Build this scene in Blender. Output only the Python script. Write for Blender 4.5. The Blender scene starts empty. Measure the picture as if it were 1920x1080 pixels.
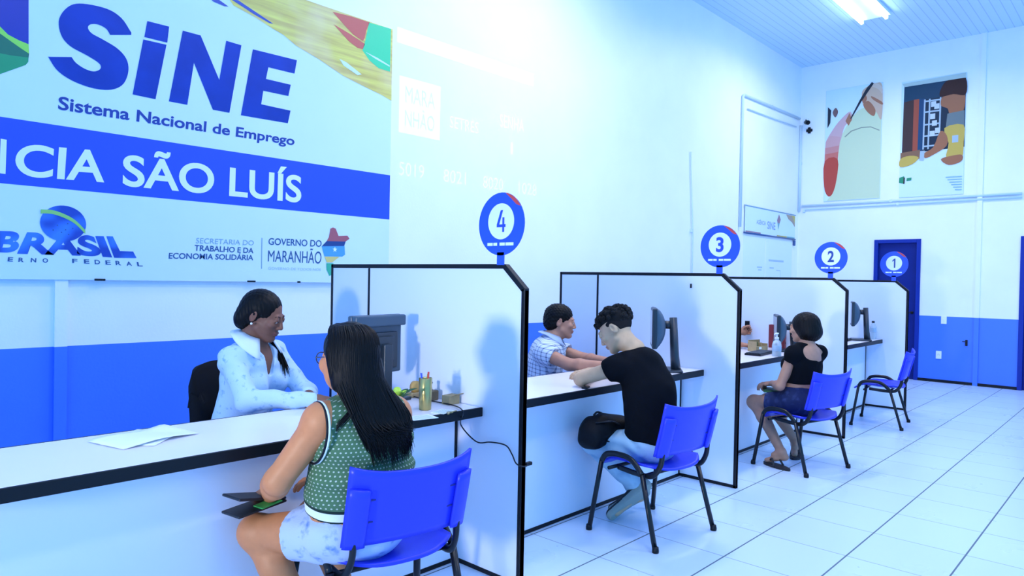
import bpy, bmesh, math, random
import numpy as np
from mathutils import Vector, Matrix
random.seed(7); np.random.seed(7)
COL = bpy.context.scene.collection
SC = bpy.context.scene

# ------------------------------------------------------------------ camera (solved from the room's own lines)
CAM = np.array([-11.7314, -4.4695, 1.3864]); FPX = 1307.58
YAW, PITCH, ROLL = 0.7512, 0.0125, 0.0192
def _basis():
    cy, sy, cp, sp = math.cos(YAW), math.sin(YAW), math.cos(PITCH), math.sin(PITCH)
    fw = np.array([cy*cp, sy*cp, -sp]); r = np.array([sy, -cy, 0.0]); u = np.cross(r, fw)
    c, s = math.cos(ROLL), math.sin(ROLL)
    return fw, c*r+s*u, -s*r+c*u
FW, RT, UP = _basis()
def at(x, y, **k):
    """the point of a real plane (X=, Y= or Z=) met at this place of the photograph"""
    d = FW + RT*(x-960)/FPX - UP*(y-540)/FPX
    a, v = list(k.items())[0]; i = 'XYZ'.index(a)
    return CAM + (v-CAM[i])/d[i]*d

# ------------------------------------------------------------------ tagging
def tag(o, label=None, cat=None, group=None, kind=None):
    if label: o['label'] = label
    if cat: o['category'] = cat
    if group: o['group'] = group
    if kind: o['kind'] = kind
    return o
def empty(name, loc=(0, 0, 0), rz=0.0):
    o = bpy.data.objects.new(name, None); COL.objects.link(o)
    o.location = loc; o.rotation_euler = (0, 0, rz); o.empty_display_size = .1
    return o
def thing(name, label, cat, loc=(0, 0, 0), rz=0.0, group=None):
    return tag(empty(name, loc, rz), label, cat, group)
def link(name, me, mats, parent=None, loc=None, smooth=False, label=None):
    o = bpy.data.objects.new(name, me); COL.objects.link(o)
    if not isinstance(mats, (list, tuple)): mats = [mats]
    for m in mats: me.materials.append(m)
    if parent is not None: o.parent = parent
    if loc is not None: o.location = loc
    if smooth: me.polygons.foreach_set('use_smooth', [True]*len(me.polygons))
    if label: o['label'] = label
    return o
def copy_tree(o, parent=None):
    c = o.copy(); COL.objects.link(c)
    if parent is not None: c.parent = parent
    for ch in list(o.children): copy_tree(ch, c)
    return c

# ------------------------------------------------------------------ mesh builder
class MB:
    def __init__(s): s.v = []; s.f = []; s.m = []; s.sm = []
    def add(s, vs, fs, mi=0, smooth=False):
        b = len(s.v); s.v += [tuple(map(float, v)) for v in vs]
        for f in fs: s.f.append(tuple(b+i for i in f)); s.m.append(mi); s.sm.append(smooth)
        return s
    def box(s, c, size, bev=0.0, rz=0.0, mi=0, M=None):
        bm = bmesh.new(); bmesh.ops.create_cube(bm, size=1.0)
        for v in bm.verts: v.co = Vector((v.co.x*size[0], v.co.y*size[1], v.co.z*size[2]))
        if bev > 0:
            bmesh.ops.bevel(bm, geom=list(bm.edges), offset=min(bev, min(size)*.45), segments=2, profile=.5, affect='EDGES')
        T = Matrix.Translation(Vector(c)) @ Matrix.Rotation(rz, 4, 'Z')
        if M is not None: T = Matrix.Translation(Vector(c)) @ M.to_4x4()
        bm.transform(T); bm.verts.index_update()
        s.add([v.co[:] for v in bm.verts], [[v.index for v in f.verts] for f in bm.faces], mi)
        bm.free(); return s
    def tube(s, pts, r, seg=10, mi=0, cap=True, flat=None):
        """sweep of a circle (radius may vary along it) through the points"""
        P = [np.array(p, float) for p in pts]; n = len(P)
        R = r if isinstance(r, (list, tuple)) else [r]*n
        T = []
        for i in range(n):
            t = P[min(i+1, n-1)]-P[max(i-1, 0)]; T.append(t/(np.linalg.norm(t)+1e-12))
        ref = np.array([0, 0, 1.0]) if abs(T[0][2]) < .9 else np.array([1.0, 0, 0])
        N = np.cross(T[0], ref); N /= np.linalg.norm(N)
        vs = []
        for i in range(n):
            N = N-T[i]*(N@T[i]); N /= (np.linalg.norm(N)+1e-12); B = np.cross(T[i], N)
            for k in range(seg):
                a = 2*math.pi*k/seg
                vs.append(P[i]+R[i]*(math.cos(a)*N+math.sin(a)*B*(flat or 1)))
        fs = [(i*seg+k, i*seg+(k+1) % seg, (i+1)*seg+(k+1) % seg, (i+1)*seg+k) for i in range(n-1) for k in range(seg)]
        if cap:
            fs.append(tuple(range(seg-1, -1, -1))); fs.append(tuple((n-1)*seg+k for k in range(seg)))
        return s.add(vs, fs, mi, True)
    def lathe(s, prof, c=(0, 0, 0), seg=24, mi=0, M=None):
        vs = []; fs = []
        for (r, z) in prof:
            for k in range(seg):
                a = 2*math.pi*k/seg; v = Vector((r*math.cos(a), r*math.sin(a), z))
                if M is not None: v = M @ v
                vs.append((v.x+c[0], v.y+c[1], v.z+c[2]))
        n = len(prof)
        fs = [(i*seg+k, i*seg+(k+1) % seg, (i+1)*seg+(k+1) % seg, (i+1)*seg+k) for i in range(n-1) for k in range(seg)]
        fs.append(tuple(range(seg-1, -1, -1))); fs.append(tuple((n-1)*seg+k for k in range(seg)))
        return s.add(vs, fs, mi, True)
    def prism(s, poly, d, mi=0):
        """closed 3-D polygon pushed along vector d"""
        n = len(poly); P = [Vector(p) for p in poly]; D = Vector(d)
        vs = [p[:] for p in P]+[(p+D)[:] for p in P]
        fs = [tuple(range(n-1, -1, -1)), tuple(range(n, 2*n))]+[(i, (i+1) % n, n+(i+1) % n, n+i) for i in range(n)]
        return s.add(vs, fs, mi)
    def build(s, name, mats, parent=None, loc=None, label=None, tri=False):
        me = bpy.data.meshes.new(name); me.from_pydata(s.v, [], s.f)
        me.polygons.foreach_set('material_index', s.m); me.polygons.foreach_set('use_smooth', s.sm)
        bm = bmesh.new(); bm.from_mesh(me); bmesh.ops.recalc_face_normals(bm, faces=list(bm.faces))
        if tri: bmesh.ops.triangulate(bm, faces=[f for f in bm.faces if len(f.verts) > 4])
        bm.to_mesh(me); bm.free(); me.update()
        return link(name, me, mats, parent, loc, label=label)

def bez(pts, n=8):
    """Catmull-Rom through points"""
    P = [np.array(p, float) for p in pts]; P = [2*P[0]-P[1]]+P+[2*P[-1]-P[-2]]; out = []
    for i in range(1, len(P)-2):
        for k in range(n):
            t = k/n; a, b, c, d = P[i-1:i+3]
            out.append(.5*((2*b)+(-a+c)*t+(2*a-5*b+4*c-d)*t*t+(-a+3*b-3*c+d)*t**3))
    out.append(P[-2]); return out
def rounded(pts, r, n=5):
    """polyline with its corners rounded"""
    P = [np.array(p, float) for p in pts]; out = [P[0]]
    for i in range(1, len(P)-1):
        a = P[i-1]-P[i]; b = P[i+1]-P[i]; la, lb = np.linalg.norm(a), np.linalg.norm(b); q = min(r, la*.48, lb*.48)
        s, e = P[i]+a/la*q, P[i]+b/lb*q
        for k in range(n+1):
            t = k/n; out.append((1-t)**2*s+2*t*(1-t)*P[i]+t*t*e)
    out.append(P[-1]); return out

# ------------------------------------------------------------------ lettering
def glyphs(txt, bold=0.0, res=3):
    """vertices and faces of lettering, x and y in 0..1 of its own bounds"""
    cu = bpy.data.curves.new('lettering', 'FONT'); cu.body = txt; cu.size = 1; cu.offset = bold; cu.resolution_u = res
    o = bpy.data.objects.new('lettering', cu); COL.objects.link(o)
    dg = bpy.context.evaluated_depsgraph_get(); dg.update()
    me = bpy.data.meshes.new_from_object(o.evaluated_get(dg))
    V = np.array([v.co[:] for v in me.vertices]); F = [tuple(p.vertices) for p in me.polygons]
    bpy.data.objects.remove(o); bpy.data.curves.remove(cu); bpy.data.meshes.remove(me)
    V = V[:, :2]; lo, hi = V.min(0), V.max(0)
    return (V-lo)/(hi-lo), F
def quad_text(mb, txt, tl, tr, br, bl, bold=0.0, off=(0, 0, 0), mi=0):
    """lettering laid into a flat quadrilateral of the place"""
    V, F = glyphs(txt, bold, 8 if len(txt) < 9 else 4); tl, tr, br, bl = map(np.array, (tl, tr, br, bl))
    pts = [(1-u)*(1-v)*bl+u*(1-v)*br+(1-u)*v*tl+u*v*tr+np.array(off) for u, v in V]
    mb.add(pts, F, mi)

# ------------------------------------------------------------------ materials
def new_mat(name):
    m = bpy.data.materials.new(name); m.use_nodes = True; return m, m.node_tree, m.node_tree.nodes['Principled BSDF']
def mat(name, col, rough=.5, metal=0.0, spec=.5, var=0.0, vscale=6.0, bump=0.0, bscale=200.0, sheen=0.0, sss=0.0, coat=0.0, emit=None, estr=0.0, stretch=None):
    m, nt, b = new_mat(name)
    b.inputs['Base Color'].default_value = (*col, 1); b.inputs['Roughness'].default_value = rough
    b.inputs['Metallic'].default_value = metal; b.inputs['Specular IOR Level'].default_value = spec
    b.inputs['Coat Weight'].default_value = coat
    if sheen: b.inputs['Sheen Weight'].default_value = sheen
    if sss:
        b.inputs['Subsurface Weight'].default_value = sss; b.inputs['Subsurface Radius'].default_value = (.012, .005, .003); b.inputs['Subsurface Scale'].default_value = 1
    if emit: b.inputs['Emission Color'].default_value = (*emit, 1); b.inputs['Emission Strength'].default_value = estr
    tc = nt.nodes.new('ShaderNodeTexCoord'); src = tc.outputs['Object']
    if stretch:
        mp = nt.nodes.new('ShaderNodeMapping'); mp.inputs['Scale'].default_value = stretch; nt.links.new(src, mp.inputs['Vector']); src = mp.outputs['Vector']
    if var > 0:
        n = nt.nodes.new('ShaderNodeTexNoise'); n.inputs['Scale'].default_value = vscale; n.inputs['Detail'].default_value = 4
        nt.links.new(src, n.inputs['Vector'])
        r = nt.nodes.new('ShaderNodeMapRange'); r.inputs['To Min'].default_value = 1-var; r.inputs['To Max'].default_value = 1+var
        r.inputs['From Min'].default_value = .3; r.inputs['From Max'].default_value = .7
        nt.links.new(n.outputs['Fac'], r.inputs['Value'])
        x = nt.nodes.new('ShaderNodeMix'); x.data_type = 'RGBA'; x.blend_type = 'MULTIPLY'; x.inputs[0].default_value = 1
        x.inputs[6].default_value = (*col, 1); nt.links.new(r.outputs['Result'], x.inputs[7]); nt.links.new(x.outputs[2], b.inputs['Base Color'])
    if bump > 0:
        n2 = nt.nodes.new('ShaderNodeTexNoise'); n2.inputs['Scale'].default_value = bscale; n2.inputs['Detail'].default_value = 3
        nt.links.new(src, n2.inputs['Vector'])
        bp = nt.nodes.new('ShaderNodeBump'); bp.inputs['Strength'].default_value = bump; bp.inputs['Distance'].default_value = .01
        nt.links.new(n2.outputs['Fac'], bp.inputs['Height']); nt.links.new(bp.outputs['Normal'], b.inputs['Normal'])
    return m
class NT:
    """short way to wire maths nodes"""
    def __init__(s, nt): s.nt = nt
    def val(s, n, i, x):
        if isinstance(x, (int, float)): n.inputs[i].default_value = x
        else: s.nt.links.new(x, n.inputs[i])
    def m(s, op, a, b=0.0, c=0.0):
        n = s.nt.nodes.new('ShaderNodeMath'); n.operation = op
        s.val(n, 0, a); s.val(n, 1, b)
        if op in ('SMOOTH_MIN', 'MULTIPLY_ADD', 'COMPARE', 'WRAP'): s.val(n, 2, c)
        return n.outputs[0]
    def mix(s, f, a, b):
        n = s.nt.nodes.new('ShaderNodeMix'); n.data_type = 'RGBA'; s.val(n, 0, f)
        for i, x in ((6, a), (7, b)):
            if isinstance(x, tuple): n.inputs[i].default_value = (*x, 1)
            else: s.nt.links.new(x, n.inputs[i])
        return n.outputs[2]
    def xyz(s, sock):
        n = s.nt.nodes.new('ShaderNodeSeparateXYZ'); s.nt.links.new(sock, n.inputs[0]); return n.outputs
    def coord(s, k='Object'):
        return s.nt.nodes.new('ShaderNodeTexCoord').outputs[k]
    def attr(s, name):
        n = s.nt.nodes.new('ShaderNodeAttribute'); n.attribute_name = name; return n.outputs['Vector']
    def noise(s, scale, vec=None, detail=3):
        n = s.nt.nodes.new('ShaderNodeTexNoise'); n.inputs['Scale'].default_value = scale; n.inputs['Detail'].default_value = detail
        if vec is not None: s.nt.links.new(vec, n.inputs['Vector'])
        return n.outputs['Fac']
# ================================================================== the room
ZC = 4.988; ZW = 0.966
P = {4: -9.419, 3: -7.251, 2: -5.061, 1: -3.009}          # the four numbered partitions, along the wall
YP, YE, YF, YS, YB, YD, ZT, ZK, ZD = -1.962, -2.137, -2.389, -2.258, -0.824, -1.208, 1.456, 1.337, 0.78
X0, Y0 = -17.0, -9.5
WHITE = (.88, .92, .95)
def wall_mat(name, axis):
    m, nt, b = new_mat(name); q = NT(nt); c = q.coord(); z = q.xyz(c)[2]
    blue = q.m('LESS_THAN', z, ZW)
    n = q.noise(2.5, c, 5); t = q.m('MULTIPLY_ADD', n, .10, .95)
    w = q.mix(blue, WHITE, (.056, .20, .86)); x = nt.nodes.new('ShaderNodeMix'); x.data_type = 'RGBA'; x.blend_type = 'MULTIPLY'; x.inputs[0].default_value = 1
    nt.links.new(w, x.inputs[6]); nt.links.new(t, x.inputs[7]); nt.links.new(x.outputs[2], b.inputs['Base Color'])
    b.inputs['Roughness'].default_value = .45
    bp = nt.nodes.new('ShaderNodeBump'); bp.inputs['Strength'].default_value = .08; bp.inputs['Distance'].default_value = .01
    nt.links.new(q.noise(60, c), bp.inputs['Height']); nt.links.new(bp.outputs['Normal'], b.inputs['Normal'])
    return m
M_WALL = wall_mat('painted_wall', 0)
def floor_mat():
    m, nt, b = new_mat('white_ceramic_tiles'); q = NT(nt); c = q.coord(); x, y, z = q.xyz(c)
    T = .4407
    def line(s, off, period, w):
        f = q.m('FRACT', q.m('DIVIDE', q.m('ADD', s, off), period)); return q.m('LESS_THAN', q.m('MINIMUM', f, q.m('SUBTRACT', 1.0, f)), w/period)
    ly = line(y, 2.429+20*T, T, .0042); lx = line(x, 7.938+40*.4645, .4645, .0030)
    g = q.m('MAXIMUM', ly, q.m('MULTIPLY', lx, .7))
    ids = q.m('FRACT', q.m('MULTIPLY', q.m('SINE', q.m('ADD', q.m('MULTIPLY', q.m('FLOOR', q.m('DIVIDE', q.m('ADD', x, 7.938+40*.4645), .4645)), 12.9898), q.m('MULTIPLY', q.m('FLOOR', q.m('DIVIDE', q.m('ADD', y, 2.429+20*T), T)), 78.233))), 43758.5))
    v = q.m('MULTIPLY_ADD', ids, .04, .96)
    base = nt.nodes.new('ShaderNodeMix'); base.data_type = 'RGBA'; base.blend_type = 'MULTIPLY'; base.inputs[0].default_value = 1
    base.inputs[6].default_value = (.56, .72, .92, 1); nt.links.new(v, base.inputs[7])
    col = q.mix(g, base.outputs[2], (.10, .15, .19)); nt.links.new(col, b.inputs['Base Color'])
    nt.links.new(q.m('MULTIPLY_ADD', g, .5, q.m('MULTIPLY_ADD', q.noise(3, c), .15, .22)), b.inputs['Roughness'])
    return m
def ceil_mat():
    m, nt, b = new_mat('white_plastic_ceiling_strips'); q = NT(nt); c = q.coord(); x, y, z = q.xyz(c)
    f = q.m('FRACT', q.m('DIVIDE', y, .10)); g = q.m('LESS_THAN', f, .10)
    nt.links.new(q.mix(g, (.60, .78, .92), (.42, .58, .72)), b.inputs['Base Color']); b.inputs['Roughness'].default_value = .35
    bp = nt.nodes.new('ShaderNodeBump'); bp.inputs['Strength'].default_value = .6; bp.inputs['Distance'].default_value = .01; bp.invert = True
    nt.links.new(g, bp.inputs['Height']); nt.links.new(bp.outputs['Normal'], b.inputs['Normal'])
    return m
M_FLOOR, M_CEIL = floor_mat(), ceil_mat()
M_BLACK = mat('black_trim', (.004, .0065, .011), .45, spec=.25)
M_NAVY = mat('navy_paint', (.003, .018, .20), .45, spec=.2, var=.06, vscale=3)
M_NAVY2 = mat('navy_door_frame', (.006, .030, .30), .45, spec=.2)
M_LAM = mat('white_laminate', (.68, .82, .95), .30, var=.015, vscale=3)
M_PIPE = mat('white_conduit', (.62, .76, .86), .4)
M_WPLASTIC = mat('white_plastic', (.85, .9, .93), .35)
M_BLUE = mat('chair_blue_plastic', (.022, .042, .70), .38, spec=.4)
M_SIGNBLUE = mat('sign_blue', (.022, .075, .66), .35)
M_STEEL = mat('black_steel_tube', (.004, .007, .012), .32, spec=.35)

def struct(o): o['kind'] = 'structure'; return o
struct(MB().box(((X0+.2)/2, Y0/2, -.05), (-X0+.6, -Y0+.6, .1)).build('floor', M_FLOOR))
struct(MB().box(((X0+.2)/2, Y0/2, ZC+.05), (-X0+.6, -Y0+.6, .1)).build('ceiling', M_CEIL))
struct(MB().box(((X0+.3)/2, .075, ZC/2), (-X0+.3, .15, ZC)).build('wall_back', M_WALL))
DY1, DY2, DZ = -1.183, -1.822, 2.104
wf = MB()
wf.box((.075, DY1/2, ZC/2), (.15, -DY1, ZC)); wf.box((.075, (DY1+DY2)/2, (ZC+DZ)/2), (.15, DY1-DY2, ZC-DZ))
wf.box((.075, (DY2-3.03)/2, ZC/2), (.15, 3.03+DY2, ZC)); wf.box((.075, -3.48, (ZC+2.11)/2), (.15, .9, ZC-2.11)); wf.box((.075, (-3.93+Y0)/2, ZC/2), (.15, -Y0-3.93, ZC))
struct(wf.build('wall_far', M_WALL))
struct(MB().box((-.006, (DY2-3.03)/2, .02), (.012, 3.03+DY2, .04)).box((-.006, (-3.93-5)/2, .02), (.012, 1.07, .04)).build('baseboard_far', M_BLACK))
struct(MB().box((-8.4, -.006, .02), (17, .012, .04)).build('baseboard_back', M_BLACK))
def far_door(name, ya, yb, z):
    d = MB(); c = (ya+yb)/2; w = abs(ya-yb); t = .055
    for y in (max(ya, yb)-t/2, min(ya, yb)+t/2): d.box((.05, y, z/2), (.14, t, z), .004)
    d.box((.05, c, z-t/2), (.14, w-2*t, t), .004)
    fr = struct(d.build(name, M_NAVY2))
    lf = MB().box((.06, c, (z-t)/2), (.04, w-2*t, z-t), .003).build('door_leaf', M_NAVY, fr)
    h = MB().tube(rounded([(.04, c-w*.33, 1.0), (-.01, c-w*.33, 1.0), (-.01, c-w*.33+.11, 1.0)], .015), .008)
    h.lathe([(.022, 0), (.022, .006)], (.04, c-w*.33, 1.0), 16, M=Matrix.Rotation(-math.pi/2, 3, 'Y'))
    h.build('door_handle', M_STEEL, lf)
far_door('door_1', DY1, DY2, DZ); far_door('door_2', -3.03, -3.93, 2.11)
# pilaster of the sign wall and the narrow cover strip of the far wall
struct(MB().box((-10.615, -.012, ZC/2), (.062, .026, ZC)).build('trim_1', M_WALL))
struct(MB().box((-.012, -2.545, ZC/2), (.024, .06, ZC)).build('trim_2', M_WALL))
# a lighter strip where the ceiling meets the next bay
struct(MB().box((-8.4, -3.35, ZC-.02), (17, .10, .04), .004).build('trim_3', mat('ceiling_joint_strip', (.62, .8, .95), .4)))

# ------------------------------------------------------------------ conduits
def pipe(pts, r, label, name='conduit', clips=()):
    t = thing(name, label, 'conduit', tuple(pts[0]))
    o = np.array(pts[0], float); q = [np.array(p)-o for p in pts]
    MB().tube(rounded(q, .06), r, 10).build('tube', M_PIPE, t)
    for c in clips: MB().box(np.array(c)-o, (.03, .03, .045), .004).build('clip', M_PIPE, t)
    return t
pipe([(-.017, -3.03, 2.695), (-.017, -.06, 2.690)], .018, 'white conduit along the far wall under the posters, upper of the two runs', clips=[(-.02, -1.4, 2.692)])
pipe([(-.019, -.019, 2.60), (-.019, -.019, 4.03)], .020, 'upright white conduit in the far corner, below the security camera', clips=[(-.02, -.03, 3.4)])
pipe([(-.017, -3.03, 2.645), (-.017, -.10, 2.635), (-.017, -.10, 2.58)], .018, 'white conduit along the far wall under the posters, lower of the two runs', clips=[(-.02, -1.5, 2.64)])
pipe([(-.09, -.0205, 4.13), (-2.21, -.0205, 4.09), (-2.21, -.0205, 2.2)], .020, 'white conduit framing the tall pale panel in the corner, running down its side', clips=[(-1.2, -.02, 4.11), (-2.21, -.02, 3.1)])
pipe([(-.22, -.02, 3.97), (-2.04, -.02, 3.92)], .010, 'thin white wire casing running level just below the corner conduit')
pipe([(-3.66, -.015, 3.06), (-3.56, -.015, 2.0), (-3.56, -.015, .03)], .009, 'thin upright wire casing on the bare wall behind the partition numbered 3', clips=[(-3.6, -.015, 2.06)])
# camera and sensor in the corner
t = thing('security_camera', 'small black security camera on the corner conduit beside the posters', 'camera', (-.07, -.10, 4.075))
MB().box((.045, 0, .035), (.05, .06, .06), .008).build('mount', M_WPLASTIC, t)
MB().tube([(.03, 0, .03), (-.03, -.04, 0)], .010).build('bracket', M_STEEL, t)
c = MB().lathe([(.005, 0), (.034, .004), (.036, .10), (.028, .115), (.024, .115), (.02, .10)], (-.01, -.02, -.02), 18, M=(Vector((-.75, -.62, -.25))).to_track_quat('Z', 'Y').to_matrix()).build('camera_body', M_BLACK, t)
t = thing('motion_sensor', 'small dark cross shaped sensor on the far wall beside the pencil poster', 'sensor', (-.010, -.152, 3.93))
MB().box((0, 0, 0), (.024, .10, .045), .008).build('housing', M_BLACK, t); MB().box((-.004, 0, 0), (.024, .045, .10), .008).build('lens', M_BLACK, t)

# ------------------------------------------------------------------ wall plates
def plate(y, z, label, hole):
    t = thing('wall_outlet', label, 'outlet', (-.006, y, z))
    MB().box((0, 0, 0), (.012, .072, .115), .004).build('cover_plate', M_WPLASTIC, t)
    if hole == 'switch': MB().box((-.008, 0, 0), (.01, .022, .035), .003).build('rocker', M_WPLASTIC, t)
    else:
        k = MB()
        for a, b in ((.012, .0), (-.012, .0), (0, .012)): k.lathe([(.0035, 0), (.0035, .003)], (-.006, a, b), 8, M=Matrix.Rotation(-math.pi/2, 3, 'Y'))
        k.build('socket', M_BLACK, t)
plate(-2.142, .914, 'white switch plate at the top of the blue wainscot by the navy door', 'switch')
plate(-2.088, .40, 'white socket plate low on the blue wainscot by the navy door', 'socket')
t = thing('wall_hook', 'small dark latch on the blue wainscot beside the narrow cover strip', 'latch', (-.006, -2.428, .60))
MB().box((0, 0, 0), (.012, .03, .085), .003).build('back_plate', M_STEEL, t)
MB().tube(rounded([(-.005, .0, .02), (-.035, 0, .02), (-.035, .045, .02)], .01), .007).build('hook', M_STEEL, t)
# ================================================================== the wall sign
M_SIGN = mat('sign_white_vinyl', (.66, .83, .96), .55, var=.01, vscale=4)
SY = -.034
def sp(x, y, lift=0.0): v = at(x, y, Y=SY); return (v[0], SY-lift, v[2])
sign = thing('wall_sign', 'huge white employment agency wall sign with blue lettering and a yellow brush stroke', 'sign', (-8.4, 0, 1.335))
SO = np.array([-8.4, 0, 1.335])
def S(x, y, lift=0.0): return np.array(sp(x, y, lift))-SO
XL = -13.1
MB().box(((XL+8.4)/2, SY/2, (3.317-1.335)/2), (-8.4-XL, -SY, 3.317-1.335), .003).build('panel', M_SIGN, sign)
MB().box(((XL+8.4)/2, SY-.0005, (1.836+2.18)/2-1.335), (-8.4-XL-.006, .002, .344)).build('blue_band', M_SIGNBLUE, sign)
def poly(mb, pts, lift, mi=0):
    Q = [S(x, y, lift) for x, y in pts]; mb.add(Q, [tuple(range(len(Q)))], mi)
def cl(pts, n=6):
    """close and round a traced outline"""
    P2 = [np.array((a, b), float) for a, b in pts]; out = []
    N = len(P2)
    for i in range(N):
        a, b, c, d = P2[i-1], P2[i], P2[(i+1) % N], P2[(i+2) % N]
        for k in range(n):
            t = k/n; out.append(tuple(.5*((2*b)+(-a+c)*t+(2*a-5*b+4*c-d)*t*t+(-a+3*b-3*c+d)*t**3)))
    return out
H = lambda L: [(a/2, b/2) for a, b in L]
m = MB(); L1 = .0018
up = bez([(492, 122), (455, 68), (400, 33), (310, 14), (258, 24), (222, 70), (228, 128), (262, 172), (330, 210), (372, 238), (376, 258), (352, 268), (318, 258), (285, 236), (268, 214)], 5)
dn = bez([(180, 213), (215, 264), (272, 303), (350, 331), (418, 336), (462, 315), (481, 268), (474, 222), (440, 182), (385, 148), (345, 126), (330, 106), (338, 92), (368, 92), (398, 108), (413, 131)], 5)
poly(m, H([tuple(p) for p in up]+[tuple(p) for p in dn]+[(492, 131)]), L1)
poly(m, H([(552, 79), (634, 100), (627, 160), (541, 139)]), L1); poly(m, H([(537, 148), (624, 168), (583, 372), (497, 354)]), L1)
poly(m, H([(685, 115), (752, 133), (822, 300), (848, 153), (905, 170), (860, 423), (798, 411), (727, 235), (702, 393), (633, 380)]), L1)
poly(m, H([(948, 185), (1113, 226), (1104, 276), (1006, 252), (997, 296), (1090, 318), (1081, 360), (987, 340), (979, 391), (1089, 415), (1079, 462), (903, 432)]), L1)
m.build('acronym_lettering', mat('sign_deep_blue', (.006, .045, .38), .4, spec=.25, var=.12, vscale=5), sign, tri=True)
m = MB(); quad_text(m, 'Sistema Nacional de Emprego', S(110, 180, L1), S(553, 256, L1), S(551, 278, L1), S(108, 213, L1), .022)
m.build('name_lettering', mat('sign_navy', (.012, .04, .30), .35), sign)
M_SW = mat('sign_letter_white', (.82, .92, .96), .35)
m = MB(); Lw = .004
quad_text(m, 'SÃO LUÍS', S(231, 274, Lw), S(566, 317, Lw), S(564, 381, Lw), S(229, 349, Lw), .021)
m.build('city_lettering', M_SW, sign)
m = MB()
quad_text(m, 'CIA', S(30, 268, Lw), S(200, 283.5, Lw), S(195, 343, Lw), S(27, 330, Lw), .021)
quad_text(m, 'AGÊN', S(-240, 196, Lw), S(13, 245, Lw), S(10, 327, Lw), S(-245, 300, Lw), .021)
m.build('agency_lettering', M_SW, sign)
# brush stroke
K = lambda L: [(400+a*.1875, b*.1875) for a, b in L]
def stroke_mat():
    mt, nt, b = new_mat('sign_brush_yellow'); q = NT(nt); c = q.coord()
    mp = nt.nodes.new('ShaderNodeMapping'); mp.inputs['Rotation'].default_value = (0, -.62, 0); mp.inputs['Scale'].default_value = (1.2, 1, 22); nt.links.new(c, mp.inputs['Vector'])
    n = q.noise(1.6, mp.outputs[0], 4); n2 = q.noise(2.2, c, 3)
    a = q.mix(q.m('SMOOTH_MIN', q.m('MULTIPLY', q.m('SUBTRACT', n, .35), 3.2), 1.0, .1), (.60, .46, .12), (.80, .74, .16))
    nt.links.new(q.mix(q.m('MULTIPLY', q.m('MAXIMUM', q.m('SUBTRACT', n2, .5), 0.0), 3.0), a, (.82, .66, .40)), b.inputs['Base Color']); b.inputs['Roughness'].default_value = .35
    return mt
m = MB()
top = at(733, 57, Y=SY)
low = K([(-60, -330), (200, 55), (420, 175), (600, 292), (700, 350), (830, 460), (1050, 590), (1300, 760), (1500, 862), (1680, 950), (1755, 1003)])
Q = [S(x, y, .0015) for x, y in low]
Q[0] = np.array([Q[0][0], SY-.0015, 3.315-1.335]); ur = np.array([-8.402+8.4, SY-.0015, 3.315-1.335])
Q[-1][0] = -.002
m.add(Q+[ur], [tuple(range(len(Q)+1))]); m.build('brush_stroke', stroke_mat(), sign, tri=True)
def clipz(pts, lift):
    out = []
    for x, y in pts:
        v = S(x, y, lift); v[2] = min(v[2], 1.980); v[0] = min(v[0], -.003); out.append(v)
    return out
m = MB()
for k, pts in ((0, [(1190, 118), (1380, 165), (1562, 225), (1530, 300), (1512, 380), (1495, 412), (1400, 350), (1320, 265)]), (0, [(1200, 243), (1350, 330), (1515, 440), (1492, 492), (1440, 480), (1350, 410)]),
               (1, [(1555, 225), (1775, 285), (1765, 718), (1650, 682), (1560, 605), (1490, 505), (1520, 400)]),
               (2, [(1260, 590), (1330, 625), (1480, 745), (1440, 752), (1300, 655)]), (2, [(1520, 520), (1640, 580), (1760, 655), (1760, 668), (1620, 590)]),
               (3, [(150, -20), (250, 5), (600, 240), (560, 232), (420, 152), (200, 10)]), (3, [(-60, -40), (60, 2), (150, 66), (110, 62), (0, 16)])):
    V = clipz(K(pts), .0024 if k != 2 else .003); m.add(V, [tuple(range(len(V)))], k)
m.build('brush_marks', [mat('sign_red', (.62, .13, .10), .35), mat('sign_green', (.06, .66, .30), .35), M_SIGN, mat('sign_streak_blue', (.02, .07, .40), .35)], sign, tri=True)
# square emblem at the sign's start
m = MB(); e = .0018
poly(m, [(-170, -105), (53.5, -40), (53.5, 83), (36, 76), (15, 65), (0, 50), (-30, 20), (-60, -8), (-170, -60)], e, 0)
poly(m, [(-170, -60), (-60, -8), (-30, 20), (0, 50), (15, 65), (36, 76), (53.5, 83), (54.5, 101), (35, 88), (0, 63), (-60, 20), (-170, -40)], e, 1)
poly(m, [(-170, -40), (-60, 20), (0, 63), (35, 88), (54.5, 101), (53.5, 108), (20, 104), (0, 100), (-60, 92), (-170, 70)], e, 2)
poly(m, [(-170, 70), (-60, 92), (0, 100), (20, 104), (53.5, 108), (53, 116), (48, 122), (0, 139), (-60, 155), (-170, 175)], e, 3)
m.build('square_emblem', [mat('emblem_blue', (.012, .03, .36), .35), mat('emblem_lime', (.30, .74, .10), .35), mat('emblem_dark_green', (.01, .17, .10), .35), mat('emblem_green', (.015, .32, .13), .35)], sign, tri=True)
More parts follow.
